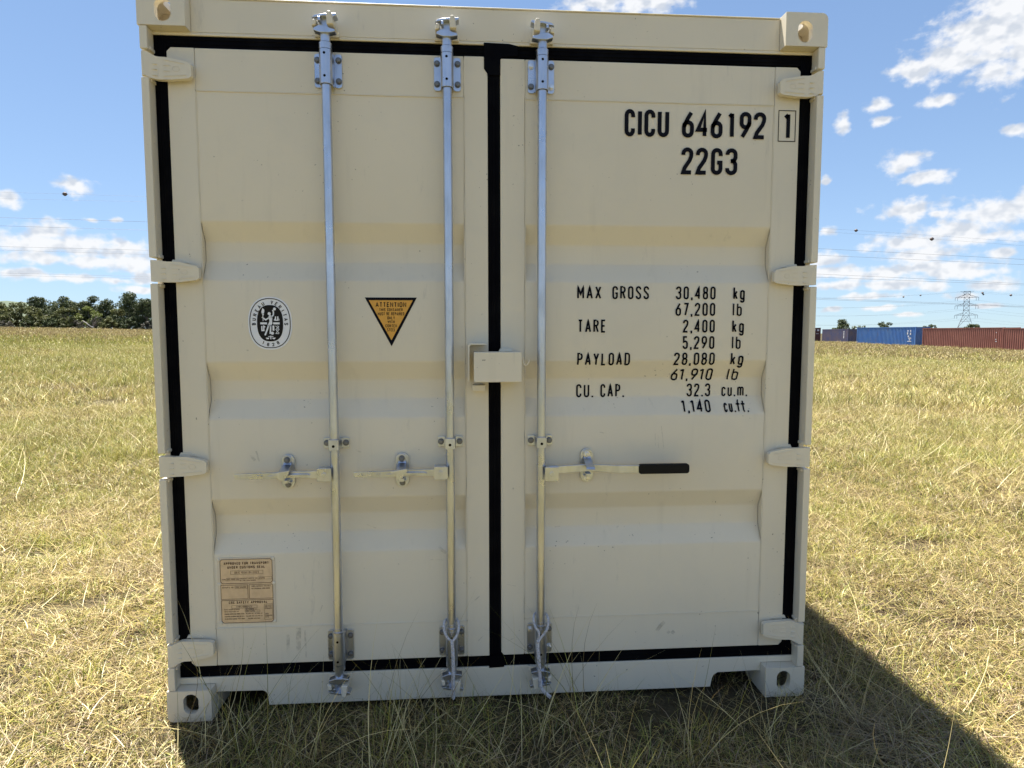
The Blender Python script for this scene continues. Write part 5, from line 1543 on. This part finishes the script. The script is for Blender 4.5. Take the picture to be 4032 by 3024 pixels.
def make_grass():
    tc = bpy.data.collections.new('grass_tufts')
    dry = [STRAW, STRAW, PALE, TAN, PINK, BRN, TAN, BRN, STRAW, PINK, YGR, GRN, DGR]
    grn = [YGR, YGR, GRN, GRN, STRAW, YGR, DGR, GRN]
    kinds = []
    K = {}
    def reg(key, *a, **k):
        o = grass_mesh('g%03d' % len(kinds), 10 + len(kinds), *a, **k); tc.objects.link(o); kinds.append(o.name)
        K.setdefault(key, []).append(len(kinds) - 1)
    for s in range(5): reg('short', 95, .13, .04, .13, .0020, .0040, (.2, 1.25), (.5, 2.6), dry)
    for s in range(4): reg('short_g', 85, .13, .05, .15, .0020, .0040, (.15, .9), (.4, 1.7), grn)
    for s in range(4): reg('flat', 50, .17, .08, .24, .0020, .0038, (1.2, 1.62), (-.2, .5), [STRAW, PALE, TAN, BRN, STRAW, PINK], flat=1)
    for s in range(6): reg('stalk', 5, .12, .22, .55, .0024, .0036, (.5, 1.40), (.0, .55), [STRAW, PALE, PALE, PALE, PALE], segs=6, cluster=True)
    for s in range(4): reg('upright', 6, .08, .22, .50, .0016, .0026, (.1, .75), (.1, .8), [STRAW, PALE, PALE, TAN, YGR], segs=6, cluster=True)
    for s in range(4): reg('mid', 130, .40, .12, .34, .005, .010, (.15, 1.2), (.3, 1.6), [STRAW, STRAW, PALE, PALE, TAN, BRN, YGR])
    for s in range(4): reg('mid_g', 130, .40, .13, .36, .005, .010, (.1, .9), (.3, 1.3), [YGR, YGR, GRN, STRAW, GRN, DGR, PALE])
    for s in range(3): reg('far', 150, 1.1, .14, .30, .018, .036, (.05, .8), (.2, 1.0), [STRAW, PALE, PALE, TAN, BRN, TAN], segs=3)
    for s in range(3): reg('far_g', 150, 1.1, .14, .30, .018, .036, (.05, .8), (.2, 1.0), [STRAW, YGR, PALE, YGR, GRN, GRN], segs=3)
    order = sorted(kinds); remap = {k: order.index(n) for k, n in enumerate(kinds)}
    rng = np.random.default_rng(77)
    P = []; ROT = []; SC = []; ID = []
    bare = [(-2.36, .97, .20, .14), (-2.22, 1.05, .20, .13), (-2.06, 1.14, .22, .15), (-1.95, 1.24, .20, .13), (-1.98, .27, .22, .11), (-2.05, .48, .20, .11), (-1.62, .62, .16, .08), (2.28, .50, .20, .11), (2.31, .84, .18, .12), (1.98, .62, .15, .09), (.70, -.06, .24, .11), (.95, -.12, .2, .10), (-2.9, 1.9, .3, .14), (2.9, 1.7, .3, .13)]

    def bump(d, a, b, s): return 1 / (1 + math.exp(-(d - a) / s)) * 1 / (1 + math.exp((d - b) / s))

    def pgreen(x, y):
        d = math.hypot(x - CX, y - CY); b = math.atan2(x - CX, y - CY)
        nz = .5 + .5 * math.sin(x * 1.7 + 1.3 * math.sin(y * 1.1)) * math.sin(y * 1.9 + 1.1 * math.sin(x * .9))
        nz2 = .5 + .5 * math.sin(x * .31 + 2 * math.sin(y * .17)) * math.sin(y * .43 + 1.5 * math.sin(x * .23))
        if b < 0: p = .10 + .85 * bump(d, 6.6, 12, .6) + .35 * bump(d, 4.6, 5.6, .3) + .75 * bump(d, 19, 70, 3)
        else: p = .13 + .38 * bump(d, 6.5, 12, .8) + .32 * bump(d, 18, 60, 4)
        return min(max(p * (.35 + .9 * nz if d < 14 else .55 + .7 * nz2), .02), .92)

    def put(kind, x, y, sc, tilt=.12, dens=None):
        for j in range(len(x)):
            xx, yy = float(x[j]), float(y[j])
            if -1.20 < xx < 1.20 and yy > .02 and (kind not in ('short', 'flat') or yy > .085): continue
            if kind in ('stalk', 'mid', 'upright') and -1.36 < xx < 1.36 and -.03 < yy < 6.3: continue
            if yy < 3 and abs(xx) < 4 and any(((xx - bx) / ra) ** 2 + ((yy - by) / rb) ** 2 < 1 for bx, by, ra, rb in bare): continue
            kk = kind
            if kind in ('short', 'mid', 'far') and rng.random() < pgreen(xx, yy): kk = kind + '_g'
            near = -.35 < yy < .35 and abs(xx) < 1.3 and kind in ('short', 'flat')
            P.append((xx, yy, terrain(xx, yy) - (.012 if near else 0))); ROT.append((rng.normal(0, tilt), rng.normal(0, tilt), rng.uniform(0, 2 * PI)))
            SC.append(sc * rng.uniform(.75, 1.25) * (.8 if near else 1)); ID.append(remap[K[kk][rng.integers(len(K[kk]))]])

    def rect(n, x0, x1, y0, y1): return rng.uniform(x0, x1, n), rng.uniform(y0, y1, n)

    def sector(n, r0, r1, b0=-1.0, b1=1.1, hole=None):
        r = np.sqrt(rng.uniform(r0 * r0, r1 * r1, n)); b = rng.uniform(b0, b1, n)
        X, Y = CX + r * np.sin(b), CY + r * np.cos(b)
        k = ~((X > -3.6) & (X < 3.8) & (Y < 3.5))
        if hole: k &= (b < hole[0]) | (b > hole[1])
        return X[k], Y[k]
    # near the container
    A = 7.4 * 5.2; B = (-3.6, 3.8, -1.7, 3.5)
    put('short', *rect(int(A * 175), *B), 1.0)
    put('flat', *rect(int(A * 60), *B), 1.0, tilt=.05)
    put('stalk', *rect(int(A * 9), *B), 1.0, tilt=.12)
    put('upright', *rect(int(A * 1.1), *B), .9, tilt=.2)
    # stalk clumps that lean up in front of the sill
    for cx, cy, n in ((-.66, -.28, 9), (-.36, -.32, 8), (.10, -.30, 5), (.62, -.34, 5), (1.30, -.20, 6), (-1.20, -.10, 3), (.9, -.28, 5), (-.86, -.22, 4), (.3, -.18, 4), (-.15, -.2, 4), (1.5, .1, 4)):
        put('upright', cx + rng.normal(0, .05, n), cy + rng.normal(0, .04, n), 1.05, tilt=.25)
    S1 = .5 * 2.1 * (14 ** 2 - 3 ** 2); S2 = .5 * 2.1 * (48 ** 2 - 14 ** 2); S3 = .5 * 2.1 * (135 ** 2 - 48 ** 2)
    put('short', *sector(int(S1 * 52), 3.0, 14.0), 1.4)
    put('flat', *sector(int(S1 * 12), 3.0, 14.0), 1.5, tilt=.05)
    put('mid', *sector(int(S1 * 6), 3.6, 14.0), .60)
    put('stalk', *sector(int(S1 * 16), 3.0, 14.0), 1.35, tilt=.2)
    put('upright', *sector(int(S1 * 1.5), 3.0, 14.0), 1.1, tilt=.2)
    put('mid', *sector(int(S2 * 7), 14, 48), 1.0)
    put('stalk', *sector(int(S2 * 1.2), 14, 30), 1.6, tilt=.2)
    put('far', *sector(int(S2 * .5), 20, 48), .6)
    put('far', *sector(int(S3 * 1.1), 48, 135), 1.0)
    # round behind the viewpoint, so the field goes on
    put('short', *rect(2600, -3.6, 3.8, -6.5, -1.7), 1.3)
    put('mid', *rect(1600, -9, 9, -12, -1.7), .9)
    put('mid', *rect(900, -9, -3.6, -1.7, 2), .7); put('mid', *rect(900, 3.8, 9, -1.7, 2), .7)
    put('far', *rect(3600, -45, 45, -45, -8), 1.0)
    n = len(P)
    me = bpy.data.meshes.new('grass'); me.from_pydata(P, [], [])
    at = me.attributes.new('rot', 'FLOAT_VECTOR', 'POINT'); at.data.foreach_set('vector', np.array(ROT, dtype=np.float32).ravel())
    at = me.attributes.new('scl', 'FLOAT', 'POINT'); at.data.foreach_set('value', np.array(SC, dtype=np.float32))
    at = me.attributes.new('kid', 'INT', 'POINT'); at.data.foreach_set('value', np.array(ID, dtype=np.int32))
    me.materials.append(MATS['grass'])
    ob = bpy.data.objects.new('grass', me); col.objects.link(ob)
    tag(ob, 'dry straw and yellow-green grass covering the whole field', 'grass', kind='stuff')
    ng = bpy.data.node_groups.new('grass_scatter', 'GeometryNodeTree')
    ng.interface.new_socket('Geometry', in_out='INPUT', socket_type='NodeSocketGeometry')
    ng.interface.new_socket('Geometry', in_out='OUTPUT', socket_type='NodeSocketGeometry')
    N = ng.nodes.new; L = ng.links.new
    gi = N('NodeGroupInput'); go = N('NodeGroupOutput'); m2p = N('GeometryNodeMeshToPoints')
    ip = N('GeometryNodeInstanceOnPoints'); ci = N('GeometryNodeCollectionInfo')
    ci.inputs['Collection'].default_value = tc; ci.inputs['Separate Children'].default_value = True; ci.inputs['Reset Children'].default_value = True

    def na(nm, t):
        q = N('GeometryNodeInputNamedAttribute'); q.data_type = t; q.inputs['Name'].default_value = nm; return q.outputs['Attribute']
    e2r = N('FunctionNodeEulerToRotation')
    L(gi.outputs[0], m2p.inputs['Mesh']); L(m2p.outputs[0], ip.inputs['Points']); L(ci.outputs[0], ip.inputs['Instance'])
    ip.inputs['Pick Instance'].default_value = True
    L(na('kid', 'INT'), ip.inputs['Instance Index']); L(na('rot', 'FLOAT_VECTOR'), e2r.inputs[0]); L(e2r.outputs[0], ip.inputs['Rotation']); L(na('scl', 'FLOAT'), ip.inputs['Scale'])
    L(ip.outputs[0], go.inputs[0])
    md = ob.modifiers.new('scatter', 'NODES'); md.node_group = ng
    print('grass instances', n)


make_grass()
